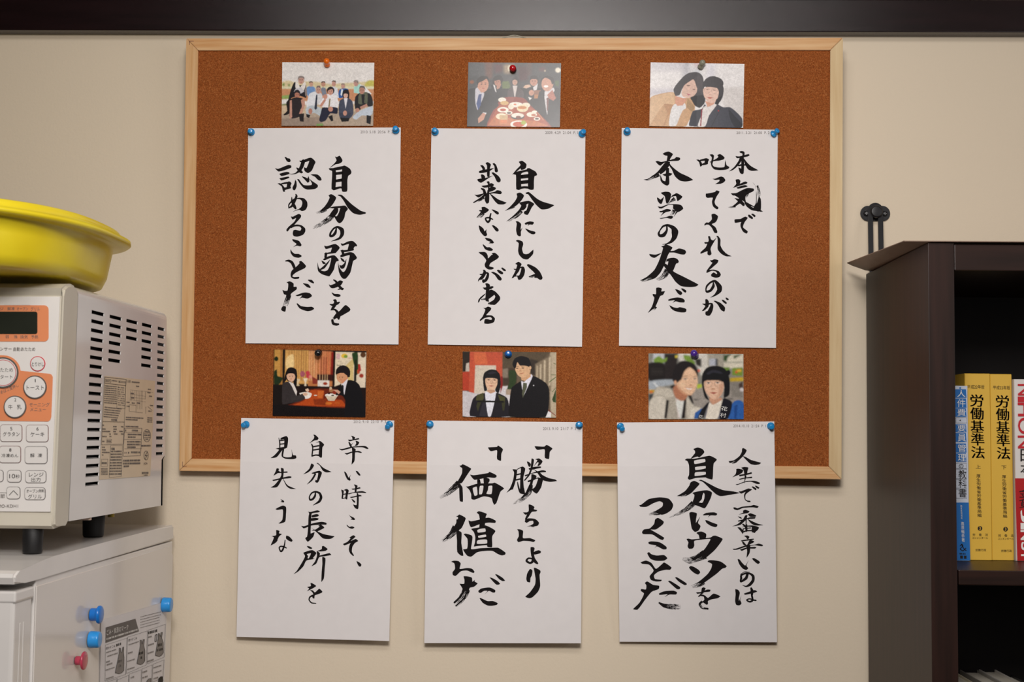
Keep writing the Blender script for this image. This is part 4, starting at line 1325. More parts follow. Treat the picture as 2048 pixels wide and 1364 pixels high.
120f14 P 500 575 520 520 740 470 760 590 640 560
2a1814 E 578 604 24 10
2a1814 E 690 606 24 10
8a6a58 G 578 622 46
8a6a58 G 690 624 46
c07868 P 575 715 625 706 680 718 625 732
c09078 E 630 670 22 8
0f0b10 P 960 1290 960 1080 1000 760 1060 700 1190 620 1250 700 1390 520 1640 650 1700 760 1700 1050 1640 1290
e6e4ee P 1185 620 1240 640 1370 490 1395 530 1320 700 1230 900 1200 760
5a5c48 P 1220 650 1290 660 1290 740 1215 940 1200 860
d8a880 P 1180 560 1360 480 1360 540 1250 620 1190 600
e0b48c P 1070 400 1120 260 1340 330 1350 460 1290 540 1200 560 1120 510
120e12 P 1020 300 1060 200 1180 150 1320 190 1370 320 1360 360 1340 420 1320 350 1230 330 1160 330 1110 260 1080 380 1050 380
e0b48c E 1350 370 22 34
2a1612 E 1108 382 24 9
2a1612 E 1216 376 25 9
4a3024 L 7 1085 355 1135 350
4a3024 L 7 1185 348 1245 345
b86a50 L 12 1155 488 1230 468
c08a68 E 1165 430 20 8
d8d8dc E 1415 703 12 12
364a26 P 1760 960 1830 760 1830 1020 1780 1010
4a6432 L 14 1700 640 1830 540
4a6432 L 10 1740 500 1830 500
4a6432 L 10 1760 820 1830 740
4a6432 L 10 1780 280 1830 300
f0ecec P 1690 1180 1740 1210 1740 1300 1640 1300
8a1c20 L 12 1690 1160 1830 1265
@5 1288 700 9.405 85 65 1870 75 1875 1300 85 1300
8a8880 P 60 60 1900 60 1900 1330 60 1330
c9ccd2 P 180 70 380 70 380 260 160 260
241c1c P 380 70 640 70 620 300 560 560 380 560
d8d4ca P 640 70 1200 70 1200 420 1080 480 1000 300 680 220
2e2a24 P 960 160 1080 160 1080 320 980 280
a8a294 P 1195 75 1500 75 1490 320 1200 320
b8bcc8 P 1230 160 1360 160 1370 290 1230 290
2a3038 P 1350 160 1390 160 1390 290 1350 290
e0d8c4 P 1500 80 1870 70 1870 340 1500 330
6f7a6a L 14 1500 225 1860 225
2c4a24 P 1500 90 1660 75 1580 130 1560 210 1500 200
2c4a24 P 1680 100 1840 75 1700 160
B 3
7a9a3c P 180 180 280 110 370 170 440 130 420 210 320 250 200 240
7a9a3c P 740 90 860 100 960 220 960 280 760 180
c8b840 P 580 100 640 90 640 140 590 150
1a1312 P 85 250 380 250 400 560 540 490 540 560 100 580
4a4440 L 6 130 345 360 345
4a4440 L 6 130 375 360 375
4a4440 L 6 130 405 360 405
4a4440 L 6 130 435 360 435
4a4440 L 6 130 465 360 465
a8b0b8 P 95 590 530 555 560 640 300 690 150 760 95 740
dfe4e6 L 30 180 610 300 740
c8a030 P 95 745 200 745 190 800 95 820
d86a28 E 130 790 36 20
3a3e42 P 90 840 200 820 170 920 100 980
a09890 P 900 720 1870 600 1870 960 1600 1000 1000 1100 880 860
8a847c P 1620 600 1860 580 1860 900 1650 880
6a8a34 P 1480 320 1610 320 1620 420 1520 420
c8a82c P 1620 520 1870 500 1870 580 1620 590
7a9434 P 1660 330 1860 320 1860 480 1660 470
e0b040 E 1790 380 50 26
d85040 E 1740 410 22 22
e06a50 E 1035 385 28 26
b8c83c P 1000 640 1090 640 1090 700 1000 730
4a3a34 P 1780 640 1860 580 1870 740 1800 740
e8e0e0 E 1840 740 34 34
3a3838 P 930 920 1050 930 960 950
3a3838 P 1540 905 1700 905 1640 930
B 2
1a1416 P 540 560 545 420 600 280 700 205 830 205 960 270 1020 420 1010 500 960 400 860 320 760 400 700 560 600 600
2a2220 P 480 690 560 650 620 700 520 720
b0a89a P 95 980 160 880 220 720 300 680 470 720 600 800 800 850 940 1050 1050 1080 1040 1290 90 1290
d2cabc P 110 1000 200 880 340 870 430 960 430 1290 100 1290
c9c1b2 P 220 750 280 690 360 740 480 720 560 870 420 900 320 840 180 860
d8ccc6 P 590 900 750 940 740 1100 680 1290 640 1290
e0e0da P 640 900 780 900 740 1290 680 1290 600 1000
cbc3b4 P 800 860 940 1050 1080 1090 950 1200 930 1290 820 1290
ded6c8 P 880 1090 1060 1090 940 1290 860 1290
1a1516 P 420 930 470 950 430 1290 380 1290
1a1212 P 760 900 800 910 770 1290 700 1290
1c1818 P 830 850 890 850 940 1010 900 1000
b5785a P 545 720 640 640 820 860 750 950 680 950 590 890
eac09e P 620 600 700 560 760 400 860 320 960 400 1000 480 1010 620 960 760 900 840 830 850 740 800 640 720
1a1416 P 540 570 560 420 640 300 760 260 840 310 760 390 710 520 660 590 600 620
e0a884 E 590 610 24 40
f4e6dc E 778 542 36 13
f4e6dc E 962 538 30 12
1c100e E 780 541 17 13
1c100e E 962 538 15 12
2a1814 L 6 738 535 820 530
2a1814 L 6 928 532 998 528
4a2c24 L 8 740 495 820 485
4a2c24 L 8 920 495 990 490
d29c78 P 620 640 700 740 820 830 900 845 800 850 700 800
f0cba8 E 730 650 50 40
efc6a4 E 880 400 70 50
B 3
f0e0d8 P 780 705 860 720 925 712 880 745 820 742
b06850 L 7 775 703 930 706
c08a6c E 880 660 30 12
101014 P 1090 620 1100 450 1180 330 1330 290 1500 340 1600 480 1620 700 1600 850 1500 900 1500 620 1130 600 1150 760 1230 950 1150 900 1110 760
101014 E 1350 450 230 160
101014 E 1590 420 40 50
2c2c36 P 1180 430 1300 370 1440 400 1520 470 1420 440 1300 420 1200 470
e8bea2 P 1130 600 1180 570 1480 580 1505 700 1470 820 1400 900 1320 930 1230 880 1150 760
d09c80 P 1230 890 1330 930 1450 890 1470 940 1300 1030 1240 960
101014 P 1110 620 1100 480 1500 440 1520 600 1340 555 1160 570
2e5ea6 P 940 1290 960 1180 1080 1100 1120 1100 1060 1290
2e62ae P 1580 1290 1640 1050 1700 960 1800 940 1870 990 1870 1300
1d4a90 P 1700 1050 1760 1020 1740 1290 1700 1290
14141e P 1010 1290 1080 1120 1220 970 1240 1000 1180 1100 1110 1290
14141e P 1400 1290 1440 1120 1480 930 1520 900 1660 980 1580 1290
6a6a7a P 1130 1290 1180 1120 1220 1020 1240 1000 1170 1290
6a6a7a P 1370 1290 1420 1120 1430 1040 1440 1120 1420 1290
e9e0d2 P 1180 1200 1230 980 1300 1030 1480 930 1440 1080 1380 1290 1160 1290
f0e4da E 1214 616 36 15
f0e4da E 1388 612 36 15
120c0c E 1216 615 19 15
120c0c E 1386 611 19 15
2a1814 L 6 1172 606 1252 602
2a1814 L 6 1345 600 1426 600
8a6a58 G 1212 632 70
8a6a58 G 1404 630 72
8a6a58 L 5 1280 625 1334 622
d8a88c P 1420 640 1500 640 1480 800 1400 890 1330 925 1400 830
B 3
b87060 P 1235 800 1300 785 1385 798 1310 830
c89878 E 1300 730 45 12"""
def paint(cmds, sc, W, H, x0, y0, x1, y1):
    g = 2
    w, h = W * g, H * g
    img = np.zeros((h, w, 3)); ax = (np.arange(w) + .5) / w * (x1 - x0) + x0; ay = (np.arange(h) + .5) / h * (y1 - y0) + y0
    def blur(im, r):
        r = max(1, int(round(r)))
        for a in (0, 1):
            p = np.pad(im, [(r, r) if q == a else (0, 0) for q in range(3)], mode='edge'); c = np.cumsum(p, axis=a)
            z = np.zeros_like(np.take(c, [0], axis=a)); c = np.concatenate([z, c], axis=a); n = im.shape[a]
            im = (np.take(c, np.arange(n) + 2 * r + 1, axis=a) - np.take(c, np.arange(n), axis=a)) / (2 * r + 1)
        return im
    def fill(pts, col):
        xs = [p[0] for p in pts]; ys = [p[1] for p in pts]
        ix = np.where((ax >= min(xs)) & (ax <= max(xs)))[0]; iy = np.where((ay >= min(ys)) & (ay <= max(ys)))[0]
        if not len(ix) or not len(iy): return
        X, Y = np.meshgrid(ax[ix], ay[iy]); m = np.zeros(X.shape, bool); n = len(pts)
        for k in range(n):
            (xa, ya), (xb, yb) = pts[k], pts[(k + 1) % n]
            if ya == yb: continue
            m ^= ((ya > Y) != (yb > Y)) & (X < (xb - xa) * (Y - ya) / (yb - ya) + xa)
        sub = img[iy[0]:iy[-1] + 1, ix[0]:ix[-1] + 1]; sub[m] = col
    def ell(cx, cy, rx, ry, col): fill(circ(cx, cy, rx, 26, ry), col)
    for ln in cmds:
        t = ln.split()
        if t[0] == 'B': img = blur(img, float(t[1]) * sc_g); continue
        if t[0] == 'F':
            cx, cy, rx, ry = map(float, t[1:5])
            d = np.array(lin('3c2622'))
            for sx in (-.42, .42):
                ell(cx + sx * rx, cy - .12 * ry, rx * .2, ry * .07, d)
                ell(cx + sx * rx, cy - .34 * ry, rx * .24, ry * .045, np.array(lin('5a3c32')))
            ell(cx + .02 * rx, cy + .22 * ry, rx * .14, ry * .05, np.array(lin('b07a66')))
            ell(cx, cy + .55 * ry, rx * .3, ry * .08, np.array(lin('a8584c')))
            continue
        if t[1] == 'G':
            cx, cy, r_ = map(float, t[2:5]); c_ = circ(cx, cy, r_, 22)
            for a_, b_ in zip(c_, c_[1:] + c_[:1]):
                dx, dy = b_[0] - a_[0], b_[1] - a_[1]; L = math.hypot(dx, dy); nx, ny = -dy / L * 2.5, dx / L * 2.5
                fill([(a_[0] + nx, a_[1] + ny), (b_[0] + nx, b_[1] + ny), (b_[0] - nx, b_[1] - ny), (a_[0] - nx, a_[1] - ny)], np.array(lin(t[0])))
            continue
        col = np.array(lin(t[0])); v = list(map(float, t[2:]))
        if t[1] == 'P': 
            P = [(v[k], v[k + 1]) for k in range(0, len(v), 2)]
            if len(P) > 5: P = [tuple(q) for q in cr(P, closed=True, sub=3)]
            fill(P, col)
        elif t[1] == 'E': ell(*v[:4], col)
        elif t[1] == 'L':
            wd, xa, ya, xb, yb = v; dx, dy = xb - xa, yb - ya; L = math.hypot(dx, dy); nx, ny = -dy / L * wd / 2, dx / L * wd / 2
            fill([(xa + nx, ya + ny), (xb + nx, yb + ny), (xb - nx, yb - ny), (xa - nx, ya - ny)], col)
    rs = np.random.RandomState(7)
    tex = np.zeros((h, w, 1))
    for r_, a_ in ((1, .30), (3, .16), (8, .06)):
        nn_ = blur(blur(rs.randn(h, w, 1), r_), r_); tex += nn_ / nn_.std() * a_ * .2
    img = img * np.exp(np.clip(tex, -.6, .6)) + .004
    img = blur(img, 1)
    return img.reshape(H, g, W, g, 3).mean((1, 3))
PLAB = ['glossy photo of a crowd of workers squatting outdoors, orange pin, above the left sheet',
        'glossy photo of friends in suits around a restaurant table, red pin',
        'glossy selfie photo of two women, tan coat and dark blazer, grey pin',
        'glossy photo of a couple eating noodles at a wooden table, black pin',
        'glossy photo of two office workers by an orange wall, one with backpack straps, blue pin',
        'glossy selfie photo of two smiling women, grey hoodie and blue happi coat, purple pin']
blocks = PH.strip().split('@')[1:]
sc_g = 1.0
for i, bl in enumerate(blocks):
    L = [q for q in bl.strip().split('\n') if q.strip()]
    hd = list(map(float, L[0].split()))
    ox, oy, sc = hd[1:4]; cs = [(hd[k], hd[k + 1]) for k in range(4, 12, 2)]
    x0 = min(c[0] for c in cs); x1 = max(c[0] for c in cs); y0 = min(c[1] for c in cs); y1 = max(c[1] for c in cs)
    Wn, Hn = 230, 158
    img = paint(L[1:], sc, Wn, Hn, x0, y0, x1, y1)
    img = np.clip(img, 0, 1)
    q = [np.array((ox + a / sc, oy + b / sc)) for a, b in cs]
    def off(u, v): return CK + .0006 + (.0016 if i < 3 else .001) * v * v + .0008 * abs(u - .5)
    def ppt(u, v, ex=0):
        p = (1 - u) * (1 - v) * q[0] + u * (1 - v) * q[1] + u * v * q[2] + (1 - u) * v * q[3]
        return onpl(p[0], p[1], BC[0] + BN * (off(u, v) + ex), BN)
    # interpolate surface on a coarse grid, then refine
    us = np.linspace(0, 1, Wn + 1); vs = np.linspace(0, 1, Hn + 1)
    V = np.array([[ppt(u, v) for u in us] for v in vs]).reshape(-1, 3)
    idx = np.arange((Wn + 1) * (Hn + 1)).reshape(Hn + 1, Wn + 1)
    Fq = np.stack([idx[:-1, :-1], idx[1:, :-1], idx[1:, 1:], idx[:-1, 1:]], -1).reshape(-1, 4)
    # thin back: border skirt
    me = bpy.data.meshes.new('photo_print')
    bd = list(idx[0, :]) + list(idx[1:, -1]) + list(idx[-1, -2::-1]) + list(idx[-2:0:-1, 0])
    nb = len(V); Vb = [V[k] - BN * .00022 for k in bd]
    rows = list(range(0, Hn + 1, 12)) + [Hn]; colsb = list(range(0, Wn + 1, 23)); nb2 = nb + len(Vb); Vb += [V[idx[r_, c_]] - BN * .00024 for r_ in rows for c_ in colsb]
    faces = Fq.tolist() + [(int(bd[k]), int(bd[(k + 1) % len(bd)]), nb + (k + 1) % len(bd), nb + k) for k in range(len(bd))] + [(nb2 + a * len(colsb) + c_, nb2 + a * len(colsb) + c_ + 1, nb2 + (a + 1) * len(colsb) + c_ + 1, nb2 + (a + 1) * len(colsb) + c_) for a in range(len(rows) - 1) for c_ in range(len(colsb) - 1)]
    me.from_pydata(V.tolist() + [list(v) for v in Vb], [], faces)
    at = me.color_attributes.new('print', 'FLOAT_COLOR', 'CORNER')
    colr = np.ones((len(me.loops), 4)); nq = len(Fq) * 4
    colr[:nq, :3] = np.repeat(img.reshape(-1, 3), 4, axis=0); colr[nq:, :3] = .75
    at.data.foreach_set('color', colr.ravel())
    me.materials.append(M_photo)
    o = bpy.data.objects.new('photo_print', me); COL.objects.link(o)
    tag(o, PLAB[i], 'photograph', 'glossy photo prints pinned to the cork board')
    if i == 5:
        def fn(x, y):
            return onpl(ox + x / sc, oy + y / sc, BC[0] + BN * (CK + .0006 + .0008 + .0012), BN)
        T = Flat(fn)
        T.text('花', 0, 0, 0, 0, q=((1462, 1055), (1578, 1070), (1560, 1150), (1446, 1135)), off=.012)
        T.text('村', 0, 0, 0, 0, q=((1440, 1175), (1550, 1190), (1538, 1275), (1428, 1262)), off=.012)
        T.text('花', 0, 0, 0, 0, q=((1030, 1215), (1115, 1228), (1105, 1290), (1018, 1282)), off=.012)
        T.make('coat_lettering', M_whitep, o)

# ================================================================== PUSH PINS
def pin_mesh(style):
    bm = bmesh.new()
    if style == 'tack':
        lathe(bm, [(.0030, .0004), (.0049, .0010), (.0050, .0022), (.0042, .0031), (.0029, .0040), (.0027, .0068), (.0034, .0078), (.0036, .0096), (.0033, .0104), (.0022, .0107)], (0, 0, 0), (0, 0, 1), 28)
    else:
        lathe(bm, [(.0030, .0004), (.0041, .0012), (.0043, .0026), (.0036, .0044), (.0034, .0060), (.0040, .0078), (.0042, .0098), (.0036, .0118), (.0024, .0129), (.0010, .0134)], (0, 0, 0), (0, 0, 1), 28)
    me = bpy.data.meshes.new('pin_head'); bmesh.ops.recalc_face_normals(bm, faces=bm.faces); bm.to_mesh(me); bm.free()
    me.polygons.foreach_set('use_smooth', [True] * len(me.polygons)); return me
ndl = bmesh.new(); lathe(ndl, [(.0001, -.0065), (.0006, -.005), (.0006, .0008)], (0, 0, 0), (0, 0, 1), 8)
me_ndl = bpy.data.meshes.new('needle'); ndl.to_mesh(me_ndl); ndl.free(); me_ndl.materials.append(M_steel)
tack = pin_mesh('tack'); tack.materials.append(M_pinblue)
proto = {}
def pin(px, py, n, tilt, label, group, m=None, style='tack', s=1.0):
    if style not in proto:
        r = empty('push_pin')
        h = bpy.data.objects.new('pin_head', tack if style == 'tack' else pin_mesh('ball')); COL.objects.link(h); h.parent = r
        nd = bpy.data.objects.new('needle', me_ndl); COL.objects.link(nd); nd.parent = r
        proto[style] = r; root = r; kids = [h, nd]
    else:
        src = proto[style]; root = src.copy(); COL.objects.link(root); kids = []
        for ch in list(src.children):
            c = ch.copy(); COL.objects.link(c); c.parent = root; kids.append(c)
    if m:
        h = [k for k in kids if k.name.startswith('pin_head')][0]
        h.data = h.data.copy(); h.data.materials.clear(); h.data.materials.append(m)
    p = onpl(px, py, BC[0] + BN * n, BN)
    d = Vector(BN) + Vector(BU) * tilt[0] + Vector(BV) * tilt[1]
    root.location = p; root.rotation_euler = d.to_track_quat('Z', 'Y').to_euler(); root.scale = (s, s, s)
    tag(root, label, 'push pin', group)
names = ['top left', 'top middle', 'top right', 'lower left', 'lower middle', 'lower right']
PP = [(502.5, 264.5, (.12, .0)), (792, 261.5, (.02, .2)), (870.5, 264.5, (.0, .15)), (1163.5, 268.5, (.25, .25)), (1254, 264.5, (.0, .2)), (1545.5, 269, (.75, .6)),
      (493.5, 848.5, (-.28, -.1)), (780, 847.5, (-.3, -.5)), (860, 848.5, (.06, .05)), (1158, 850.5, (.05, .12)), (1240, 851.5, (.35, -.5)), (1541, 851.5, (.04, -.12))]
for k, (x, y, t) in enumerate(PP):
    sh = SHEETS[k // 2]
    pin(x, y, CK + .0012, t, 'sky blue push pin in the %s corner of the %s calligraphy sheet' % ('right' if k % 2 else 'left', names[k // 2]), 'sky blue push pins holding the calligraphy sheets')
def plastic(name, hx): return mat(name, hx, .2, var=.04, spec=.6)
pin(654.5, 131, CK + .0012, (.06, .45), 'orange push pin at the top of the outdoor group photo', 'coloured pins holding the photos', plastic('orange_pin_plastic', 'f07010'), 'ball')
pin(1026, 138.5, CK + .0012, (.0, -.08), 'red push pin in the dinner table photo', 'coloured pins holding the photos', plastic('red_pin_plastic', 'b8101c'), 'ball', 1.08)
pin(1400, 136, CK + .0012, (.35, .75), 'grey push pin tilted over the top edge of the two women photo', 'coloured pins holding the photos', plastic('grey_pin_plastic', '8f8f7e'), 'ball')
pin(638, 705, CK + .0012, (.05, -.1), 'black push pin at the top of the noodle shop photo', 'coloured pins holding the photos', plastic('black_pin_plastic', '101216'), 'ball', 1.15)
pin(1016.5, 708.5, CK + .0012, (.02, .1), 'deep blue push pin at the top of the office workers photo', 'coloured pins holding the photos', plastic('deep_blue_pin_plastic', '0a63b4'), 'tack', 1.0)
pin(1391, 711.5, CK + .0012, (-.3, .3), 'purple push pin at the top of the happi coat photo', 'coloured pins holding the photos', plastic('purple_pin_plastic', '4c2a92'), 'ball', 1.15)

# ================================================================== REFRIGERATOR
XF = onY(348.5, 1060, -.03)[0]
fr = empty('refrigerator', (XF - .24, -.28, 0))
tag(fr, 'white refrigerator with magnets on its side, under the microwave', 'refrigerator')
def FX(px, py, ex=0.0): return onX(px, py, XF + ex)
zb0 = FX(200, 1130)[2]
zlid_b = FX(349, 1079)[2]      # underside of the lid
zlid_t = FX(345, 1049)[2]
yfront = FX(73, 1200)[1]
# lid with a soft front nose: side profile extruded to the left
prof = [FX(347.5, 1079.5), FX(347.5, 1050)]
for x, y in ((300, 1061), (200, 1087), (125, 1107.5), (108, 1112), (85, 1121), (62, 1131.5), (40, 1141.5), (31, 1148), (29.5, 1156), (31, 1169)):
    prof.append(FX(x, y))
prof += [FX(50, 1166), FX(71, 1160.5)]
bm = bmesh.new(); extrude_poly(bm, prof, (-.48, 0, 0))
bmesh.ops.bevel(bm, geom=[e_ for e_ in bm.edges if abs(e_.verts[0].co.x - XF) < 1e-5 and abs(e_.verts[1].co.x - XF) < 1e-5], offset=.0022, segments=3, affect='EDGES')
o = bmobj('lid', bm, M_fridgep); reparent(o, fr)
zc = FX(349, 1080)[2]
o = box('cabinet', XF - .478, XF - .0015, yfront, -.03, .03, zc - .001, M_fridgep, bev=.002); reparent(o, fr)
# painted steel side panel slightly proud, with a rounded top rear corner
ps = [FX(73.5, 1172.5), FX(335, 1094), FX(340, 1093.5), FX(344, 1103), FX(346, 1112)]
ps += [np.array([XF, ps[-1][1], .035]), np.array([XF, ps[0][1], .035])]
bm = bmesh.new(); extrude_poly(bm, [np.array([XF - .0012, p[1], p[2]]) for p in ps], (.0012, 0, 0))
bmesh.ops.bevel(bm, geom=list(bm.edges), offset=.0005, segments=1, affect='EDGES')
o = bmobj('side_panel', bm, M_fridge); reparent(o, fr)
yd0 = FX(28, 1300)[1]; yd1 = FX(65, 1250)[1]; zd = FX(66, 1175)[2]
o = box('door', XF - .478, XF - .001, yd0, yd1, .40, zd, M_fridgep, bev=.004, seg=3); reparent(o, fr)
o['label'] = 'upper door with a moulded edge'
o = box('door_cap', XF - .479, XF + .0004, yd0 - .001, yd1 + .0006, zd - .010, zd + .001, M_fridgep, bev=.002); reparent(o, fr)
for yy in (.35, .55): 
    yc = yd0 + (yd1 - yd0) * yy
    o = box('door_rib', XF - .002, XF - .0006, yc - .0016, yc + .0016, .42, FX(45, 1245)[2], M_fridgep, bev=.0008); reparent(o, fr)
o = box('freezer_door', XF - .478, XF - .001, yd0, yd1, .06, .39, M_fridgep, bev=.004, seg=3); reparent(o, fr)
o = box('door_gasket', XF - .47, XF - .006, yd1 - .001, yfront + .001, .06, zd - .004, M_greyring); reparent(o, fr)
for sy in (yfront + .04, -.07):
    for sx in (XF - .44, XF - .04):
        bm = bmesh.new(); lathe(bm, [(.018, 0), (.018, .032)], (sx, sy, 0), (0, 0, 1), 16); o = bmobj('foot', bm, M_rubber); reparent(o, fr)

# notice held on the fridge side
NT = FX
nbase = onX(198, 1470, XF)
q4 = [(202, 1240.5), (334, 1203), (327, 1420), (198, 1470)]
nu, nv = 8, 10
def nfn(x, y, ex=.0008): return onX(x, y, XF + ex)
V = []; Fs = []
for ex in (.0009, .0006):
    for j in range(nv + 1):
        for k in range(nu + 1):
            u, v = k / nu, j / nv
            p = [(1 - u) * (1 - v) * q4[0][a] + u * (1 - v) * q4[1][a] + u * v * q4[2][a] + (1 - u) * v * q4[3][a] for a in (0, 1)]
            w = onX(p[0], p[1], XF + ex + .0003 * math.sin(v * 7) * v); V.append(w)
W_ = nu + 1; T_ = W_ * (nv + 1)
for j in range(nv):
    for k in range(nu):
        a = j * W_ + k; Fs += [(a, a + W_, a + W_ + 1, a + 1), (T_ + a, T_ + a + 1, T_ + a + W_ + 1, T_ + a + W_)]
bd = [k for k in range(W_)] + [j * W_ + nu for j in range(1, nv + 1)] + [nv * W_ + k for k in range(nu - 1, -1, -1)] + [j * W_ for j in range(nv - 1, 0, -1)]
for a, b in zip(bd, bd[1:] + bd[:1]): Fs.append((a, b, T_ + b, T_ + a))
notice = meshobj('rubbish_notice', V, Fs, M_paper)
tag(notice, 'printed rubbish sorting notice held by magnets on the fridge side', 'notice')
def z7(x, y): return (190 + x / 7.41, 1180 + y / 7.41)
def n7(ex): return lambda x, y: onX(*z7(x, y), XF + ex)
g = Flat(n7(.00125)); g.poly([(160, 555), (600, 425), (652, 612), (155, 785)]); g.make('title_banner', M_greyp, notice)
g = Flat(n7(.0015))
g.text('ごみ・資源のマーク', 0, 0, 0, 0, q=((175, 592), (492, 506), (495, 588), (175, 676)), off=.01)
random.seed(11)
def dashes(G, x0, y0, x1, y1, hgt, n, m=.25):
    for k in range(n):
        a, b = (k + random.uniform(0, .2)) / n, (k + 1 - m * random.uniform(.3, 1.4)) / n
        xa, ya, xb, yb = x0 + (x1 - x0) * a, y0 + (y1 - y0) * a, x0 + (x1 - x0) * b, y0 + (y1 - y0) * b
        G.poly([(xa, ya), (xb, yb), (xb, yb + hgt), (xa, ya + hgt)])
dashes(g, 170, 715, 632, 572, 26, 26, .35)
g.make('title_lettering', M_whitep, notice)
g = Flat(n7(.0014)); gd = Flat(n7(.0014)); gf = Flat(n7(.0014))
def boxl(tl, tr, br, bl, w=3): g.loop([tl, tr, br, bl], w)
boxl((155, 815), (478, 712), (455, 1250), (150, 1350)); boxl((482, 700), (778, 605), (760, 1110), (465, 1238)); boxl((790, 595), (1045, 508), (1025, 995), (775, 1095))
boxl((150, 1375), (330, 1312), (320, 1560), (145, 1640)); boxl((325, 1335), (505, 1262), (495, 1500), (320, 1570))
boxl((510, 1245), (690, 1180), (680, 1420), (500, 1500)); boxl((700, 1170), (850, 1108), (840, 1370), (690, 1440)); boxl((862, 1100), (1025, 1035), (1010, 1290), (850, 1370))
for k in range(5): dashes(gf, 672, 395 + 40 * k, 960 + 20 * (k < 2), 318 + 40 * k, 9, 16)
g.text('燃やすごみ', 0, 0, 0, 0, q=((162, 848), (300, 806), (300, 846), (162, 890)))
g.text('燃やすごみ', 0, 0, 0, 0, q=((495, 728), (625, 688), (625, 728), (495, 768)))
dashes(g, 790, 618, 925, 580, 38, 6); dashes(g, 315, 802, 395, 775, 36, 3)
for (x, y, w) in ((168, 920, 150), (185, 975, 155), (165, 1060, 60), (172, 1100, 90), (158, 1180, 135), (165, 1310, 110), (498, 805, 155), (485, 930, 75), (482, 1050, 115), (480, 1170, 110),
                  (792, 690, 50), (788, 810, 90), (780, 930, 90), (775, 1050, 95), (530, 1290, 55), (705, 1210, 70), (705, 1290, 78), (868, 1145, 115), (868, 1225, 120), (868, 1305, 70)):
    dashes(gd, x, y, x + w, y - w * .33, 22 if w < 100 else 17, max(3, int(w / 14)))
bags = [[(360, 860), (378, 858), (387, 925), (400, 922), (410, 848), (428, 843), (425, 935), (432, 1000), (430, 1190), (400, 1222), (360, 1240), (300, 1225), (345, 1010), (358, 940)],
        [(668, 745), (688, 742), (700, 803), (712, 735), (735, 732), (725, 825), (742, 900), (740, 1050), (715, 1085), (680, 1105), (622, 1090), (658, 900), (672, 830)],
        [(937, 645), (955, 642), (967, 692), (980, 630), (1000, 626), (990, 710), (1012, 780), (1015, 930), (990, 965), (955, 985), (895, 970), (925, 790), (940, 715)],
        [(770, 1350), (800, 1315), (832, 1310), (830, 1370), (765, 1400)]]
for b_ in bags: g.loop(b_, 5)
g.text('燃やす', 0, 0, 0, 0, q=((345, 1040), (402, 1025), (402, 1068), (345, 1085)))
g.text('ごみ', 0, 0, 0, 0, q=((352, 1108), (388, 1098), (388, 1135), (352, 1145)))
dashes(g, 650, 928, 722, 905, 36, 3); dashes(g, 672, 990, 702, 980, 36, 1)
dashes(g, 930, 800, 995, 785, 40, 3); dashes(g, 918, 880, 1005, 855, 34, 4)
g.loop([(895, 668), (920, 655), (915, 755), (890, 768)], 9)
g.poly([(935, 1364), (945, 1310), (975, 1280), (1005, 1280), (1012, 1340), (1000, 1380)])
g.make('printed_text', M_print, notice); gd.make('small_lettering', M_midgrey, notice); gf.make('faint_lettering', M_stamp, notice)
for b_ in bags:
    g = Flat(n7(.00125)); g.poly(b_); g.make('bag_drawing', M_midgrey, notice)

def magnet(px, py, prof, m, label, clear=False):
    p = onX(px, py, XF)
    r = empty('fridge_magnet', tuple(p))
    bm = bmesh.new(); lathe(bm, prof, p, (1, 0, 0), 28)
    o = bmobj('magnet_cap', bm, m, smooth=False); reparent(o, r)
    bmesh_bev(o)
    bm = bmesh.new(); lathe(bm, [(prof[0][0] * .8, 0.0004), (prof[0][0] * .8, .0022)], p, (1, 0, 0), 24)
    o = bmobj('magnet_disc', bm, M_rubber); reparent(o, r)
    return tag(r, label, 'magnet', 'round magnets on the fridge side')
def bmesh_bev(o):
    o.data.polygons.foreach_set('use_smooth', [True] * len(o.data.polygons))
    md = o.modifiers.new('bevel', 'BEVEL'); md.width = .0006; md.segments = 2; md.limit_method = 'ANGLE'
magnet(180, 1229, [(.0072, .001), (.0072, .0072), (.0076, .0082), (.0098, .0092), (.0101, .0112), (.0092, .0128), (.006, .0136)], M_magblue, 'dark blue knob shaped fridge magnet above the other two on the left')
magnet(177.5, 1279, [(.0090, .001), (.0094, .002), (.0090, .0115), (.0082, .0126), (.0074, .0128)], M_maglight, 'light blue round fridge magnet at the left edge of the notice')
magnet(324, 1209.5, [(.0094, .001), (.0098, .002), (.0094, .0115), (.0086, .0126), (.0078, .0128)], M_maglight, 'light blue round fridge magnet at the top right of the notice')
M_redclear = mat('red_translucent_plastic', 'e0506e', .12, var=.05, spec=.6)
M_redclear.node_tree.nodes['Principled BSDF'].inputs['Transmission Weight'].default_value = .45
magnet(150, 1321, [(.0050, .001), (.0050, .0062), (.0062, .0076), (.0096, .0086), (.0101, .0100), (.0094, .0112), (.005, .0118)], M_redclear, 'translucent red fridge magnet, lowest on the fridge side')

# ================================================================== MICROWAVE
XM = onY(332, 800, -.075)[0]
def MX(px, py, ex=0.0): return onX(px, py, XM + ex)
zmt = MX(329, 627)[2]; 
mwv = empty('microwave_oven', (XM - .22, -.26, FX(200, 1087)[2]))
tag(mwv, 'silver and cream microwave oven with orange buttons standing on the fridge', 'microwave oven')
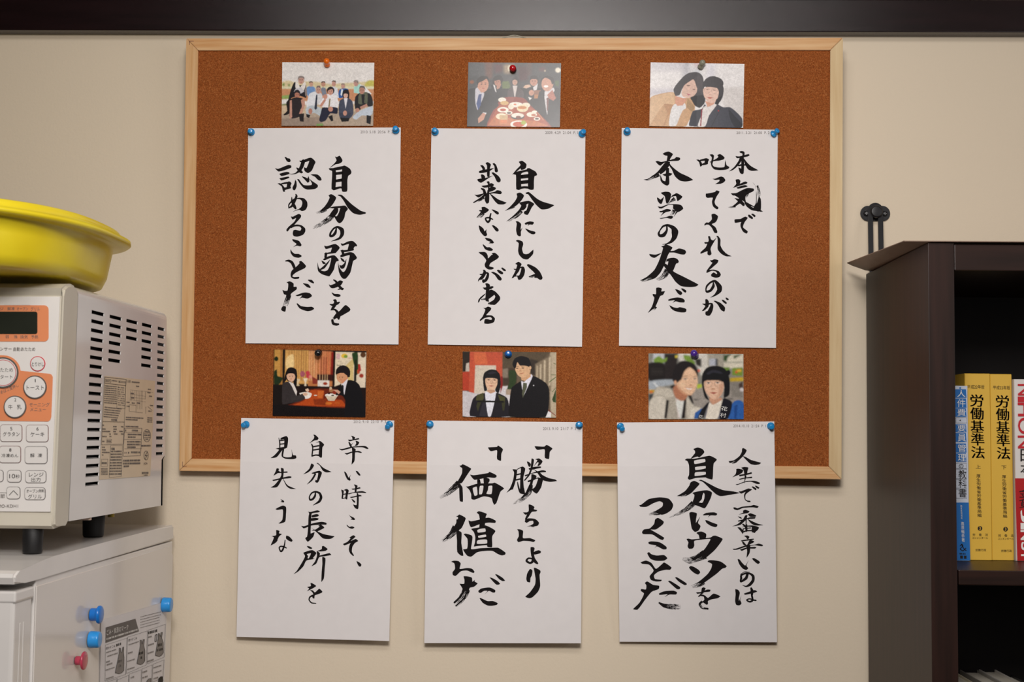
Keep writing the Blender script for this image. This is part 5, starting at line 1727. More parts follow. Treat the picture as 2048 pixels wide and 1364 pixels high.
# side plate: bilinear sheet between the slanted front joint and the rear edge
PTL, PBL = MX(156.5, 592), MX(137.5, 1042.5)
PTR, PBR = MX(333.5, 640), MX(329.3, 1010)
R0 = .011
def side(s, t, ex=0.0):
    p = PTL * (1 - s) * (1 - t) + PTR * s * (1 - t) + PBR * s * t + PBL * (1 - s) * t
    p = np.array(p); p[0] = XM + ex; return p
def st(px, py):
    """invert side() for a pixel"""
    p = MX(px, py); s, t = .5, .5
    for _ in range(12):
        f = side(s, t) - p; h = 1e-4
        J = np.array([[(side(s + h, t) - side(s, t))[1] / h, (side(s, t + h) - side(s, t))[1] / h], [(side(s + h, t) - side(s, t))[2] / h, (side(s, t + h) - side(s, t))[2] / h]])
        d = np.linalg.solve(J, [f[1], f[2]]); s -= d[0]; t -= d[1]
    return s, t
cols = [((183.5, 620), (208.5, 629.5), 20), ((219.5, 630), (243.5, 639), 6), ((253, 638.5), (275.5, 646.5), 3), ((284, 647), (304, 655.5), 6), ((315.5, 655), (329, 661.5), 17)]
t0 = st(183.5, 620)[1]; t0b = st(184.3, 627.5)[1]; tl = st(168.5, 965.5)[1]
dt = (tl - t0) / 19; hh = (t0b - t0)
srange = []
for a, b, n in cols: srange.append((st(*a)[0], st(b[0], b[1] - 1)[0], n))
sb = [0.0]
for a, b, n in srange: sb += [a, b]
sb.append(1.0)
tb = [0.0]
for k in range(20): tb += [t0 + dt * k, t0 + dt * k + hh]
tb.append(1.0)
tn = st(331, 913)[1]      # notch on the rear edge
V = []; Fs = []; nS = len(sb); nT = len(tb)
for ex in (0, -.0011):
    for t in tb:
        for s in sb: V.append(side(s if not (s == 1.0 and t > tn) else .953, t, ex))
def hole(i, j):
    if i % 2 == 0 or j % 2 == 0: return False
    return (j // 2) < srange[i // 2][2]
T_ = nS * nT
for j in range(nT - 1):
    for i in range(nS - 1):
        if hole(i, j):
            a = j * nS + i
            for p, q in ((a, a + 1), (a + 1, a + nS + 1), (a + nS + 1, a + nS), (a + nS, a)): Fs.append((p, q, T_ + q, T_ + p))
            continue
        a = j * nS + i
        Fs.append((a, a + 1, a + nS + 1, a + nS)); Fs.append((T_ + a, T_ + a + nS, T_ + a + nS + 1, T_ + a + 1))
o = meshobj('side_panel', V, Fs, M_mwbody); reparent(o, mwv)
# pressed louvre lips below each slot
V = []; Fs = []
for (sa, sb_, n) in srange:
    for k in range(n):
        ta = t0 + dt * k; tb_ = ta + hh; ds = sb_ - sa; n0 = 0
        V = [side(sa, tb_ - hh * .12), side(sb_ + ds * .02, tb_ - hh * .12), side(sb_ + ds * .02, ta), side(sb_ - ds * .10, tb_ - hh * .25, -.0030), side(sa, tb_ - hh * .20, -.0030), side(sb_ - ds * .01, ta, -.0030)]
        Fs = [(n0, n0 + 1, n0 + 3, n0 + 4)]
        o = meshobj('louvre', V, Fs, M_mwbody); reparent(o, mwv)
# casing: rounded shoulder, top, back and underside
zt = PTL[2]; ztop = zt + R0
def shoulder(s):
    base = side(s, 0); out = []
    for k in range(7):
        a = math.pi / 2 * k / 6
        out.append(np.array([XM - R0 + R0 * math.cos(a), base[1], base[2] + R0 * math.sin(a)]))
    out.append(np.array([XM - .44, base[1], base[2] + R0]))
    out.append(np.array([XM - .45, base[1], base[2] + R0 - .01])); out.append(np.array([XM - .45, base[1], side(s, tn if s else 1)[2]]))
    return out
A, Bb = shoulder(0), shoulder(1)
V = A + Bb; n = len(A); Fs = [(k, k + 1, n + k + 1, n + k) for k in range(n - 1)]
V += [side(0, 1), side(1, tn), side(.953, tn), side(.953, 1)]
for q_ in (side(.953, tn), side(.953, 1)): V.append(np.array([XM - .45, q_[1], q_[2]]))
b0_ = 2 * n; Fs += [tuple(range(n, 2 * n)) + (b0_ + 1,), (2 * n - 1, b0_ + 1, b0_ + 2, b0_ + 4), (b0_ + 4, b0_ + 2, b0_ + 3, b0_ + 5), (n - 1, b0_, b0_ + 3, b0_ + 5), (n - 1, b0_ + 5, b0_ + 4, 2 * n - 1)]
o = meshobj('casing', V, Fs, M_mwbody); reparent(o, mwv)
yb_ = PBR[1]
o = box('inner_cavity', XM - .43, XM - .006, PTL[1] + .012, PTR[1] - .022, PBL[2] + .012, zt - .004, M_dark); reparent(o, mwv)
# cream front frame: side profile prism
fp = [MX(131, 588), MX(155, 577), MX(152.5, 575)]
fr_side = [(128.5, 576), (137, 568.5), (146, 567.5), (153, 571.5), (156.5, 580), (158, 592), (138.5, 1040), (137, 1046), (131, 1051), (112, 1058), (108.5, 1052), (110.5, 1030), (130.5, 592)]
pp = [MX(x, y, .0015) for x, y in fr_side]
bm = bmesh.new(); extrude_poly(bm, pp, (-.455, 0, 0))
bmesh.ops.bevel(bm, geom=[e_ for e_ in bm.edges if abs(e_.verts[0].co.x - XM - .0015) < 1e-5 and abs(e_.verts[1].co.x - XM - .0015) < 1e-5], offset=.003, segments=3, affect='EDGES')
o = bmobj('front_frame', bm, M_mwframe); reparent(o, mwv)
# front plane through the slanted front edge
P1, P2 = MX(130.5, 592, .0015), MX(110.5, 1030, .0015)
nF = np.cross(np.array([1, 0, 0]), P2 - P1); nF /= np.linalg.norm(nF)
if nF[1] > 0: nF = -nF
def FP(ex=0.0): return lambda px, py: onpl(px, py, P1 + nF * ex, nF)
def prism(name, pts, ex0, ex1, m, parent=mwv):
    bm = bmesh.new(); f0 = FP(ex0); base = [f0(*p) for p in pts]
    a = [bm.verts.new(b + nF * (ex1 - ex0)) for b in base]; c = [bm.verts.new(b) for b in base]
    bm.faces.new(a); k = len(a)
    for i_ in range(k): bm.faces.new((a[i_], a[(i_ + 1) % k], c[(i_ + 1) % k], c[i_]))
    o = bmobj(name, bm, m); l = Vector(mwv.location); o.data.transform(Matrix.Translation(-l)); o.parent = parent; return o
XL = -640
pb = prism('control_panel', [(XL, 594), (121.5, 594), (102.5, 1023.5), (XL, 1018)], -.001, .0016, M_mwpanel)
def zz5(x, y): return (x / 6.2, 580 + y / 6.2)
def flatmw(name, polys, ex, m):
    g = Flat(FP(ex))
    for p in polys: g.poly(p)
    o = g.make(name, m); reparent(o, mwv); return o
flatmw('orange_display_surround', [rrect(-60, 610.5, 97.3, 683, 9)], .0021, M_orange)
blob = [(-60, 742), (-60, 709)] + [(7 + 34.5 * math.cos(math.radians(a)), 745 + 34.5 * math.sin(math.radians(a))) for a in range(-90, -4, 12)] + [(42, 746.5)] + rrect(-60, 747, 105, 843, 8)[1:12] + [(-60, 843)]
blob[-13:] = [(99, 747.5), (103, 749), (105.7, 754), (104.5, 790), (102.6, 834), (100.5, 840), (96, 843), (-60, 841)]
flatmw('orange_button_surround', [blob], .0021, M_orange)
prism('display', rrect(-70, 623.5, 75.3, 668, 4), .0016, .0026, M_lcd)
pn = flatmw('clear_tab', [[(9.5, 594.5), (61, 594.5), (60.5, 610), (9.2, 610)]], .0019, M_btn)
letters = Flat(FP(.0042)); lett2 = Flat(FP(.0023))
def rbutton(cx, cy, r, ring, m, rim_name='button_rim'):
    b_ = prism('button', circ(cx, cy, r * .9, 32), .0016, .0040, M_btn)
    prism(rim_name, circ(cx, cy, r, 32), .0016, .0034, m, b_)
rbutton(7, 745.5, 31, 1, M_silver)
flatmw('red_outline', [circ(6, 745.5, 26.2, 40)], .0041, M_redring); flatmw('button_face', [circ(6, 745.5, 25, 40)], .00415, M_btn)
rbutton(71, 774.5, 23.4, 1, M_silver); rbutton(31.2, 814, 22.6, 1, M_silver)
b_ = prism('button', circ(75.8, 727.6, 13.6, 32), .0016, .0026, M_btn); prism('button_rim', circ(75.8, 727.6, 15.2, 32), .0016, .0023, M_redring, b_)
for (x0, y0, x1, y1, m_) in ((.8, 849, 44.8, 883.5, M_brownring), (52.8, 849.6, 97.4, 884.2, M_brownring), (-1, 891.8, 42.3, 926, M_brownring), (50.2, 892.6, 95.2, 927.6, M_greyring),
                             (-12, 939.8, 7.5, 964, M_greyring), (15, 940.2, 43.2, 964.8, M_greyring), (51.2, 940.9, 93, 966, M_greyring), (13.6, 973.4, 41, 998.2, M_greyring), (49.6, 974.7, 91.2, 999.8, M_greyring)):
    b_ = prism('button', rrect(x0 + .9, y0 + .9, x1 - .9, y1 - .9, 5.5), .0016, .0027, M_btn)
    prism('button_rim', rrect(x0, y0, x1, y1, 6.2), .0016, .0023, m_, b_)
L2, L1 = lett2, letters
L2.text('ジ', -.5, 614.5, 7, 620.5); L2.text('解凍', 14.8, 614, 29.2, 620.8, off=.01); L2.text('オーブン', 33.5, 614, 56, 620.8); L2.text('グリル', 61.5, 614, 79.8, 621.8)
L2.text('弱', 11, 670.2, 17.8, 676.8, off=.01); L2.text('強', 28, 670.2, 34.8, 676.8, off=.01); L2.text('換気', 40.5, 670.2, 55.8, 677.2, off=.01); L2.text('予熱', 62.2, 670.2, 76.4, 677.6, off=.01)
L2.text('センサー', -9, 694.4, 23.4, 701, slant=.01); L2.text('自動あたため', 26.6, 694.2, 70.2, 701.8, slant=.01)
L3 = Flat(FP(.0030)); L3.text('とりけし', 63.6, 724.4, 88, 732.4)
L1.text('あたため', -8.5, 736, 25.8, 743.8); L1.text('スタート', -8.5, 749.8, 25, 757.6)
L2.text('めは２度押し', 0, 0, 0, 0, q=((0, 781), (35, 767), (38, 773), (2, 789)), off=.01)
L1.text('1', 69.7, 758, 71.3, 764.5); L1.text('トースト', 53.4, 771, 87.8, 779.8)
L1.text('2', 28.6, 796.5, 32.4, 802.8); L1.text('牛', 16.4, 809.4, 25, 818.4); L1.text('乳', 33.6, 809.4, 43.2, 818.4)
L2.text('モーニング', 58.5, 805.2, 98.5, 813.5, slant=.03); L2.text('メニュー', 60, 815.2, 91.5, 822.6, slant=.03)
L3.text('5', 20.4, 854, 24.6, 860.8); L3.text('グラタン', 5.8, 863.8, 39.2, 872.6)
L3.text('6', 72.8, 854.3, 77.2, 861.2); L3.text('ケーキ', 61, 864.2, 88.6, 873.4)
L3.text('8', 18.4, 896.6, 22.8, 903.2, off=.012); L3.text('冷凍めん', 3, 907.2, 36.6, 914.8, off=.008)
L3.text('解', 60.2, 906.8, 69, 914.8, off=.01); L3.text('凍', 75.4, 906.8, 84.2, 914.8, off=.01)
L3.text('10', 18.4, 948, 30.2, 956.6); L3.text('秒', 31, 949, 39.6, 956.6, off=.01)
L3.text('レンジ', 58, 945, 87, 953.4); L3.text('出力', 62.4, 955, 81, 963.6, off=.008)
L3.line(18.2, 990.5, 27, 981.2, 1.1); L3.line(27, 981.2, 36, 990.5, 1.1)
L3.text('オーブン', 52.8, 978.2, 76, 985.6); L3.text('(発酵)', 76.6, 978.4, 88.6, 985.8, off=.01); L3.text('グリル', 56.2, 988.6, 83.6, 997.6)
L2.line(-2, 985, 13, 985.4, .6); L2.text('調節', -8, 988, 10, 996, off=.01); L2.line(.5, 939, .5, 900, .01)
L2.text('EMO-KDH1', -9, 1009, 36.2, 1015)
for G in (L1, L2, L3): o = G.make('panel_lettering', M_greyp if G is L2 else M_print); reparent(o, mwv)
# rating label on the side
def z4(x, y): return (195 + x / 6.2, 745 + y / 6.2)
lab = Flat(lambda x, y: MX(*z4(x, y), .0004)); lab.poly([(85, 40), (715, 105), (655, 1282), (22, 1330)])
lo = lab.make('rating_label', M_label); reparent(lo, mwv)
g = Flat(lambda x, y: MX(*z4(x, y), .0008))
g.loop([(92, 55), (358, 85), (352, 162), (88, 130)], 5)
g.loop([(88, 130), (352, 162), (334, 614), (64, 608)], 3); g.line(352, 162, 344, 448, 3); g.line(344, 448, 240, 440, 3); g.line(240, 440, 255, 165, 3)
g.loop([(64, 608), (334, 614), (322, 888), (50, 895)], 4)
g.loop([(336, 690), (553, 690), (535, 1030), (320, 1038)], 4)
for y in (742, 828, 945): g.line(333, y, 550, y - 2, 3)
g.loop([(165, 905), (313, 905), (297, 1288), (145, 1302)], 3); g.loop([(52, 1075), (130, 1075), (126, 1162), (46, 1164)], 3)
g.text('SANYO', 0, 0, 0, 0, q=((98, 78), (172, 84), (172, 124), (98, 118)), off=.008)
dashes(g, 185, 92, 248, 100, 14, 6); g.text('EMO-KDH1(W)', 0, 0, 0, 0, q=((262, 98), (352, 108), (352, 142), (262, 132)), off=.01)
g.text('注意', 0, 0, 0, 0, q=((368, 90), (412, 95), (412, 128), (368, 122)), off=.012); dashes(g, 424, 108, 524, 118, 16, 10)
for k in range(9): dashes(g, 92 - k, 158 + 26 * k, 240, 170 + 26 * k, 12, 12)
for k in range(9): dashes(g, 258, 178 + 27 * k, 340, 186 + 27 * k, 12, 5, .5)
for k in range(5): dashes(g, 88 - 3 * k, 422 + 29 * k, 300 - 12 * k, 444 + 28 * k, 13, 16)
dashes(g, 170, 576, 246, 580, 20, 5)
for x, y, n_ in ((62, 645, 2), (62, 692, 4), (60, 722, 9), (145, 755, 2), (60, 785, 5), (150, 785, 2), (58, 845, 3), (195, 662, 4), (196, 694, 4), (196, 724, 3), (205, 754, 4), (292, 664, 3), (272, 722, 4), (292, 754, 3)):
    dashes(g, x, y, x + 11 * n_, y + 1, 15, n_)
g.loop([(118, 825), (175, 825), (173, 872), (116, 872)], 3); dashes(g, 120, 840, 170, 842, 20, 4)
# wiring diagram
for x in (410, 430, 465, 485, 505, 525, 545, 560): g.line(x, 225, x - 6, 350 if x < 480 else 455, 2)
for y in (215, 265, 300, 335): g.line(405, y, 690 if y < 250 else 600, y + 30, 2)
g.line(395, 400, 480, 405, 3); g.line(480, 405, 478, 495, 3); g.line(395, 400, 396, 480, 3); g.line(396, 480, 560, 500, 3); g.line(600, 235, 590, 330, 3); g.line(625, 420, 680, 470, 3); g.line(600, 425, 600, 510, 3)
for x, y in ((480, 162), (625, 200), (360, 360), (362, 410), (415, 250), (415, 305), (425, 370), (490, 370), (620, 240), (640, 285), (650, 400), (630, 470)): dashes(g, x, y, x + 40, y + 4, 14, 3)
dashes(g, 352, 548, 572, 560, 14, 18); dashes(g, 350, 575, 500, 582, 14, 12); dashes(g, 350, 660, 508, 664, 16, 12)
for k in range(3): dashes(g, 618, 555 + 25 * k, 682, 558 + 25 * k, 12, 5)
dashes(g, 345, 708, 360, 708, 22, 1); dashes(g, 425, 708, 505, 710, 20, 5); dashes(g, 375, 758, 545, 760, 18, 11); dashes(g, 378, 792, 475, 794, 16, 7)
for k in range(3): dashes(g, 370, 848 + 34 * k, 535 - 60 * (k == 2), 848 + 34 * k, 20, 11)
dashes(g, 335, 985, 398, 985, 20, 3, .6); dashes(g, 420, 978, 530, 980, 22, 7)
for k in range(3): dashes(g, 320 + 4 * (k == 2), 1082 + 36 * k, 532 - 140 * (k == 2), 1078 + 36 * k, 22, 16 - 9 * (k == 2))
for k in range(9): dashes(g, 168 - 2.5 * k, 970 + 35 * k, 300, 968 + 35 * k, 18, 9)
dashes(g, 172, 932, 218, 934, 28, 3)
for k, w in enumerate((40, 50, 95, 20)): dashes(g, 55, 918 + 32 * k, 55 + w, 920 + 32 * k, 15, max(2, w // 12))
dashes(g, 54, 1110, 120, 1110, 24, 5)
for k in range(5): dashes(g, 44, 1185 + 18 * k, 128, 1185 + 18 * k, 10, 7)
g.loop(circ(614, 782, 44, 24, 76), 5); g.line(574, 752, 656, 748, 5); g.line(572, 806, 654, 804, 5); dashes(g, 590, 725, 640, 727, 14, 4); dashes(g, 580, 768, 652, 768, 20, 6); dashes(g, 595, 820, 632, 820, 14, 3)
dashes(g, 545, 898, 662, 896, 20, 11)
g.loop(circ(604, 1028, 26, 24, 56), 5); g.line(618, 985, 590, 1032, 6); g.line(590, 1032, 618, 1024, 6); g.line(618, 1024, 590, 1075, 6)
g.text('JQA', 0, 0, 0, 0, q=((574, 1116), (622, 1114), (622, 1144), (574, 1146)), off=.012)
dashes(g, 552, 1236, 636, 1232, 22, 6); dashes(g, 575, 1268, 625, 1266, 12, 4)
g.v = g.v; o = g.make('label_printing', M_greyp, lo)
o.data.transform(Matrix.Translation(-Vector(mwv.location)))
# feet and underside bolt
zfl = None
def mfoot(px0, px1, py0, py1, yv, name='foot'):
    """rubber foot whose silhouette spans px0..px1 at depth y=yv, standing on the lid"""
    a = onY(px0, py1, yv); b = onY(px1, py1, yv); r = (b[0] - a[0]) / 2; c = (a + b) / 2
    fa, fb = FX(345, 1049), FX(108, 1112)
    zb = fa[2] + (fb[2] - fa[2]) * (yv - fa[1]) / (fb[1] - fa[1]) + .0006; ztp = onY(px0, py0, yv)[2] + .012
    bm = bmesh.new(); lathe(bm, [(r * .82, zb), (r * .9, zb + .002), (r, ztp)], (c[0], yv, 0), (0, 0, 1), 24)
    o = bmobj(name, bm, M_rubber, smooth=True); reparent(o, mwv); return c
def lidy(px, py):
    """y where the ray meets the lid top"""
    return onZ(px, py, zlid_t)[1]
mfoot(164, 209, 1038, 1069, lidy(186, 1069) - .02)
mfoot(44, 86, 1055, 1098, lidy(65, 1098) - .02)
bm = bmesh.new(); c = onY(222, 1034, -.19); lathe(bm, [(.004, 0), (.004, .006)], c, (0, 0, 1), 10); o = bmobj('bolt', bm, mat('brass_bolt', 'a08a3a', .4, metal=.8)); reparent(o, mwv)
bm = bmesh.new(); c = onY(172, 1040, -.36); lathe(bm, [(.006, 0), (.006, .008)], c, (0, 0, 1), 10); o = bmobj('bolt', bm, mat('pinkish_plug', 'b8a090', .5)); reparent(o, mwv)
for X_ in (XM - .40,):
    for Y_ in (PTL[1] + .05, PTR[1] - .06):
        bm = bmesh.new(); lathe(bm, [(.011, zlid_t), (.013, PBL[2] + .004)], (X_, Y_, 0), (0, 0, 1), 20); o = bmobj('foot', bm, M_rubber); reparent(o, mwv)
o = box('base_plate', XM - .44, XM - .008, PBL[1] + .02, PBR[1] - .02, PBL[2] + .001, PBL[2] + .006, M_dark); reparent(o, mwv)

# ================================================================== YELLOW BASIN
RB = .225; zr = 1.3 + .2245; zbs = ztop + .0030
bc = np.array([onY(100, 500, -.35)[0], 0, 0]); bc[0] = -.499 - RB; bc[1] = -1.9 + 6.42 * .232
def rho(th, n_=2.6): return 1 / (abs(math.cos(th)) ** n_ + abs(math.sin(th)) ** n_) ** (1 / n_)
NB = 96
def lipw(th):
    d = min(abs(th), 2 * math.pi - abs(th)); d2 = abs(th - math.pi)
    return .006 + .007 * math.exp(-(d / .5) ** 4) + .007 * math.exp(-(d2 / .5) ** 4)
def ringpts(fr_, zf):
    out = []
    for k in range(NB):
        th = 2 * math.pi * k / NB; r = rho(th) * (RB * fr_(th)[0]) + fr_(th)[1]
        out.append(np.array([bc[0] + r * math.cos(th), bc[1] + .93 * r * math.sin(th), zf(th)]))
    return out
def dropf(th): return .002 + .006 * math.exp(-(min(abs(th), 2 * math.pi - abs(th)) / .9) ** 2)
rings = []
H = zr - zbs
for f_, z_ in ((.01, .004), (.5, .004), (.90, .003), (.935, .006), (.948, .014), (.966, H * .6), (.979, H - .002), (.985, H)): rings.append(ringpts(lambda th, f_=f_: (f_, -.002), lambda th, z_=z_: zbs + z_))
for dr, dz in ((.003, .0022), (.006, .001), (.007, -.002)): rings.append(ringpts(lambda th, dr=dr: (.985, dr), lambda th, dz=dz: zr + dz))
rings.append(ringpts(lambda th: (.985, .0075), lambda th: zr - .004))
rings.append(ringpts(lambda th: (.985, .006 + lipw(th) * .55), lambda th: zr - .004 - dropf(th) * .35))
rings.append(ringpts(lambda th: (.985, .006 + lipw(th)), lambda th: zr - .004 - dropf(th) * .85))
rings.append(ringpts(lambda th: (.985, .0075 + lipw(th)), lambda th: zr - .003 - dropf(th) * .80))
rings.append(ringpts(lambda th: (.985, .0080 + lipw(th)), lambda th: zr - .006 - dropf(th) * .95))
rings.append(ringpts(lambda th: (.985, .005 + lipw(th)), lambda th: zr - .008 - dropf(th)))
rings.append(ringpts(lambda th: (.98, .004 + lipw(th) * .5), lambda th: zr - .009 - dropf(th) * .95))
rings.append(ringpts(lambda th: (.975, .001), lambda th: zr - .010 - dropf(th) * .9))
for f_, z_ in ((.968, .55), (.952, .24), (.93, .08), (.90, .05), (.86, 0.04), (.01, 0.04)): rings.append(ringpts(lambda th, f_=f_: (f_, 0), lambda th, z_=z_: zbs + H * z_))
V = [p for r in rings for p in r]; Fs = []
for a in range(len(rings) - 1):
    for k in range(NB): Fs.append((a * NB + k, a * NB + (k + 1) % NB, (a + 1) * NB + (k + 1) % NB, (a + 1) * NB + k))
Fs += [tuple(range(NB))[::-1], tuple(range((len(rings) - 1) * NB, len(rings) * NB))]
basin = meshobj('plastic_basin', V, Fs, M_yellow, smooth=True)
tag(basin, 'bright yellow plastic basin with a rolled rim and grip on top of the microwave', 'basin')

# ================================================================== BOOKSHELF
YS = -.333
pa = onY(1857, 600, YS); XS = pa[0]
zst = onY(1857, 485.5, YS)[2]
bs = empty('bookshelf', (XS + .3, -.17, 0))
tag(bs, 'dark walnut bookshelf with open shelves at the right edge', 'bookshelf')
TW = onY(1911, 700, YS)[0] - onY(1859, 700, YS)[0]
ybk = onX(1733, 700, XS)[1]
def bsb(name, *a, **k): o = box(name, *a, **k); reparent(o, bs); return o
bsb('side_panel', XS, XS + TW, YS, ybk, 0, zst, M_shelf, bev=.0006)
XR = XS + .60
bsb('side_panel', XR, XR + TW, YS, ybk, 0, zst, M_shelf, bev=.0006)
ztl = onY(1950, 541, YS)[2]
bsb('top_panel', XS + TW + .0008, XR - .0008, YS + .001, ybk, ztl, onY(1950, 488.5, YS)[2], M_shelfh, bev=.001)
zsh = onY(1960, 1141, YS)[2]; zsl = onY(1960, 1171, YS)[2]
bsb('shelf_board', XS + TW + .002, XR - .002, YS + .002, ybk - .01, zsl, zsh, M_shelfh, bev=.001)
zbk = onY(1950, 1339, -.056)[2]        # tops of the books below
bsb('shelf_board', XS + TW + .002, XR - .002, YS + .002, ybk - .01, zbk - .26, zbk - .242, M_shelfh, bev=.001)
bsb('shelf_board', XS + TW + .002, XR - .002, YS + .002, ybk - .01, zbk - .60, zbk - .582, M_shelfh, bev=.001)
bsb('plinth', XS + TW + .001, XR - .001, YS + .01, YS + .028, 0, .06, M_shelfh)
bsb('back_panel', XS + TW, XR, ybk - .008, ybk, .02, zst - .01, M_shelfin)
o = bsb('shelf_peg', XS + TW - .001, XS + TW + .008, YS + .035, YS + .045, zsl - .0075, zsl - .0005, M_brownsheet); 
# brown sheet lying on top, hanging over the left side
sA = onX(1694, 526.5, onY(1808, 483, YS - .005)[0]); sB = onY(1808, 482.6, YS - .005)
V = []; Fs = []; nu, nv = 10, 8
x0 = sB[0]; y0 = sB[1]; y1 = min(sA[1], -.012)
for j in range(nv + 1):
    y = y0 + (y1 - y0) * j / nv
    for k in range(nu + 1):
        x = x0 + (XS + .42 - x0) * (k / nu) ** 1.8
        t = max(0, (XS + .02 - x) / (XS + .02 - x0))
        zz_ = zst + .0008 + t * t * ((sB[2] - zst - .0008) * (1 - j / nv) + (sA[2] - zst - .0008) * j / nv)
        V.append((x, y, zz_))
nn = len(V); V += [(a, b, c + .0009) for a, b, c in V]; W_ = nu + 1
for j in range(nv):
    for k in range(nu): a = j * W_ + k; Fs += [(a, a + W_, a + W_ + 1, a + 1), (nn + a, nn + a + 1, nn + a + W_ + 1, nn + a + W_)]
bd = [k for k in range(W_)] + [j * W_ + nu for j in range(1, nv + 1)] + [nv * W_ + k for k in range(nu - 1, -1, -1)] + [j * W_ for j in range(nv - 1, 0, -1)]
for a, b in zip(bd, bd[1:] + bd[:1]): Fs.append((a, b, nn + b, nn + a))
tag(meshobj('lining_sheet', V, Fs, M_brownsheet), 'thin brown sheet lying on top of the bookshelf and curling over its left side', 'sheet')
# wall bracket (anti-tip strap)
bk = empty('wall_bracket', tuple(onY(1750, 427, 0)))
tag(bk, 'black metal furniture bracket screwed to the wall behind the bookshelf', 'bracket')
def ring3(pts2, y0, y1, name, m, holes=None):
    bm = bmesh.new(); extrude_poly(bm, [(p[0], y0, p[1]) for p in pts2], (0, y1 - y0, 0))
    bmesh.ops.bevel(bm, geom=[e_ for e_ in bm.edges if abs(e_.verts[0].co.y - e_.verts[1].co.y) < 1e-6], offset=.0008, segments=2, affect='EDGES')
    o = bmobj(name, bm, m); reparent(o, bk); return o
s1 = 1.9 / 2750
pc = onY(1749.7, 427.5, 0)
w2, h2 = 29.5 * s1, 15.5 * s1
pts2 = []
for k in range(32):
    a = 2 * math.pi * k / 32; cx_ = pc[0] + (1 if math.cos(a) > 0 else -1) * (w2 - h2)
    pts2.append((cx_ + h2 * math.cos(a), pc[2] + h2 * math.sin(a)))
ring3(pts2, -.0035, 0, 'wall_plate', M_iron)
for dx in (-1, 1):
    cx_ = pc[0] + dx * (w2 - h2 * .72); cz_ = pc[2] - .0005
    bm = bmesh.new(); lathe(bm, [(.0038, -.0032), (.0038, -.0042), (.0028, -.0054), (.0005, -.0056)], (cx_, 0, cz_), (0, 1, 0), 18)
    bm2 = bmesh.new(); lathe(bm2, [(.0040, .0030), (.0038, .0044), (.0026, .0056), (.0003, .0058)], (cx_, 0, cz_), (0, -1, 0), 18); bm.free()
    o = bmobj('screw', bm2, M_iron, smooth=True); reparent(o, bk)
    bm2 = bmesh.new(); bm_box(bm2, cx_ - .0022, cx_ + .0022, -.0061, -.0055, cz_ - .0004, cz_ + .0004); bm_box(bm2, cx_ - .0004, cx_ + .0004, -.0061, -.0055, cz_ - .0022, cz_ + .0022)
    o = bmobj('screw_slot', bm2, M_steel); reparent(o, bk)
bm = bmesh.new(); kc = onY(1752, 424, -.012); lathe(bm, [(.0066, .003), (.0066, .010), (.0084, .0105), (.0084, .0165), (.0070, .0180)], (kc[0], 0, kc[2]), (0, -1, 0), 28)
o = bmobj('pivot_knob', bm, M_iron); reparent(o, bk); bmesh_bev(o)
# slotted arm (a stadium ring) leaning out to the shelf
at0 = onY(1750.5, 420, -.010); ab0 = onY(1752.5, 536, -.028)
ax_ = ab0 - at0; La = np.linalg.norm(ax_); ax_ /= La; sx_ = np.array([1., 0, 0]); nx_ = np.cross(sx_, ax_)
bm = bmesh.new(); ro, ri = .0102, .0036
def stad(r, off=0):
    out = []
    for k in range(13): a = math.pi * k / 12; out.append(at0 + sx_ * r * math.cos(a) - ax_ * r * math.sin(a))
    for k in range(13): a = math.pi * k / 12; out.append(ab0 - sx_ * r * math.cos(a) + ax_ * r * math.sin(a))
    return out
lv = []
for r, h in ((ri, .0012), (ri + .0006, .0018), ((ro + ri) / 2 - .0006, .0018), ((ro + ri) / 2, .0010), ((ro + ri) / 2 + .0006, .0018), (ro - .0006, .0018), (ro, .0012), (ro, -.0012), (ri, -.0012)):
    lv.append([bm.verts.new(Vector(p + nx_ * h)) for p in stad(r)])
for a, b in zip(lv, lv[1:] + lv[:1]):
    for k in range(len(a)): bm.faces.new((a[k], a[(k + 1) % len(a)], b[(k + 1) % len(a)], b[k]))
o = bmobj('slotted_arm', bm, M_iron); reparent(o, bk)
bm = bmesh.new(); bm_box(bm, ab0[0] - .012, ab0[0] + .030, ab0[1] - .012, ab0[1] + .006, zst - .001, zst + .0006)
o = bmobj('shelf_plate', bm, M_iron); reparent(o, bk)

# ================================================================== BOOKS
M_by = mat('yellow_book_cover', 'd9ae3e', .45, var=.02, scale=12)
M_bp = mat('book_page_edges', 'd8d0c0', .8, var=.08, scale=200, stretch=(1, .02, 1))
M_bw = mat('white_glossy_cover', 'dcd6d2', .3, var=.01)
M_br = mat('red_cover_band', 'b01418', .35, var=.02)
M_bb = mat('blue_cover', '1669b4', .4, var=.02)
M_bl = mat('pale_blue_cover', 'c9cfdc', .4, var=.02)
def book(x0, x1, yf, zb, h, depth, cover, label, group, name='book'):
    r = empty(name, ((x0 + x1) / 2, yf + depth / 2, zb)); tag(r, label, 'book', group)
    bm = bmesh.new(); t = .0016
    bm_box(bm, x0, x1, yf, yf + .0022, zb, zb + h, .0006, 1)
    bm_box(bm, x0, x0 + t, yf + .0018, yf + depth, zb, zb + h)
    bm_box(bm, x1 - t, x1, yf + .0018, yf + depth, zb, zb + h)
    o = bmobj('cover', bm, cover); reparent(o, r)
    o = box('page_block', x0 + t, x1 - t, yf + .002, yf + depth - .003, zb + .002, zb + h - .003, M_bp); reparent(o, r)
    return r
yB = onZ(1950, 1121, zsh)[1]
def bx(px, py=900): return onY(px, py, yB)[0]
grp = 'upright books on the upper shelf'
def htop(px, py): return onY(px, py, yB)[2] - zsh
def put(o, r): reparent(o, r)
b1 = book(bx(1931.6, 950), bx(1982.3, 950), yB, zsh + .0003, htop(1955, 747.5), .15, M_by, 'yellow book with black title, first volume, beside the blue spine', grp)
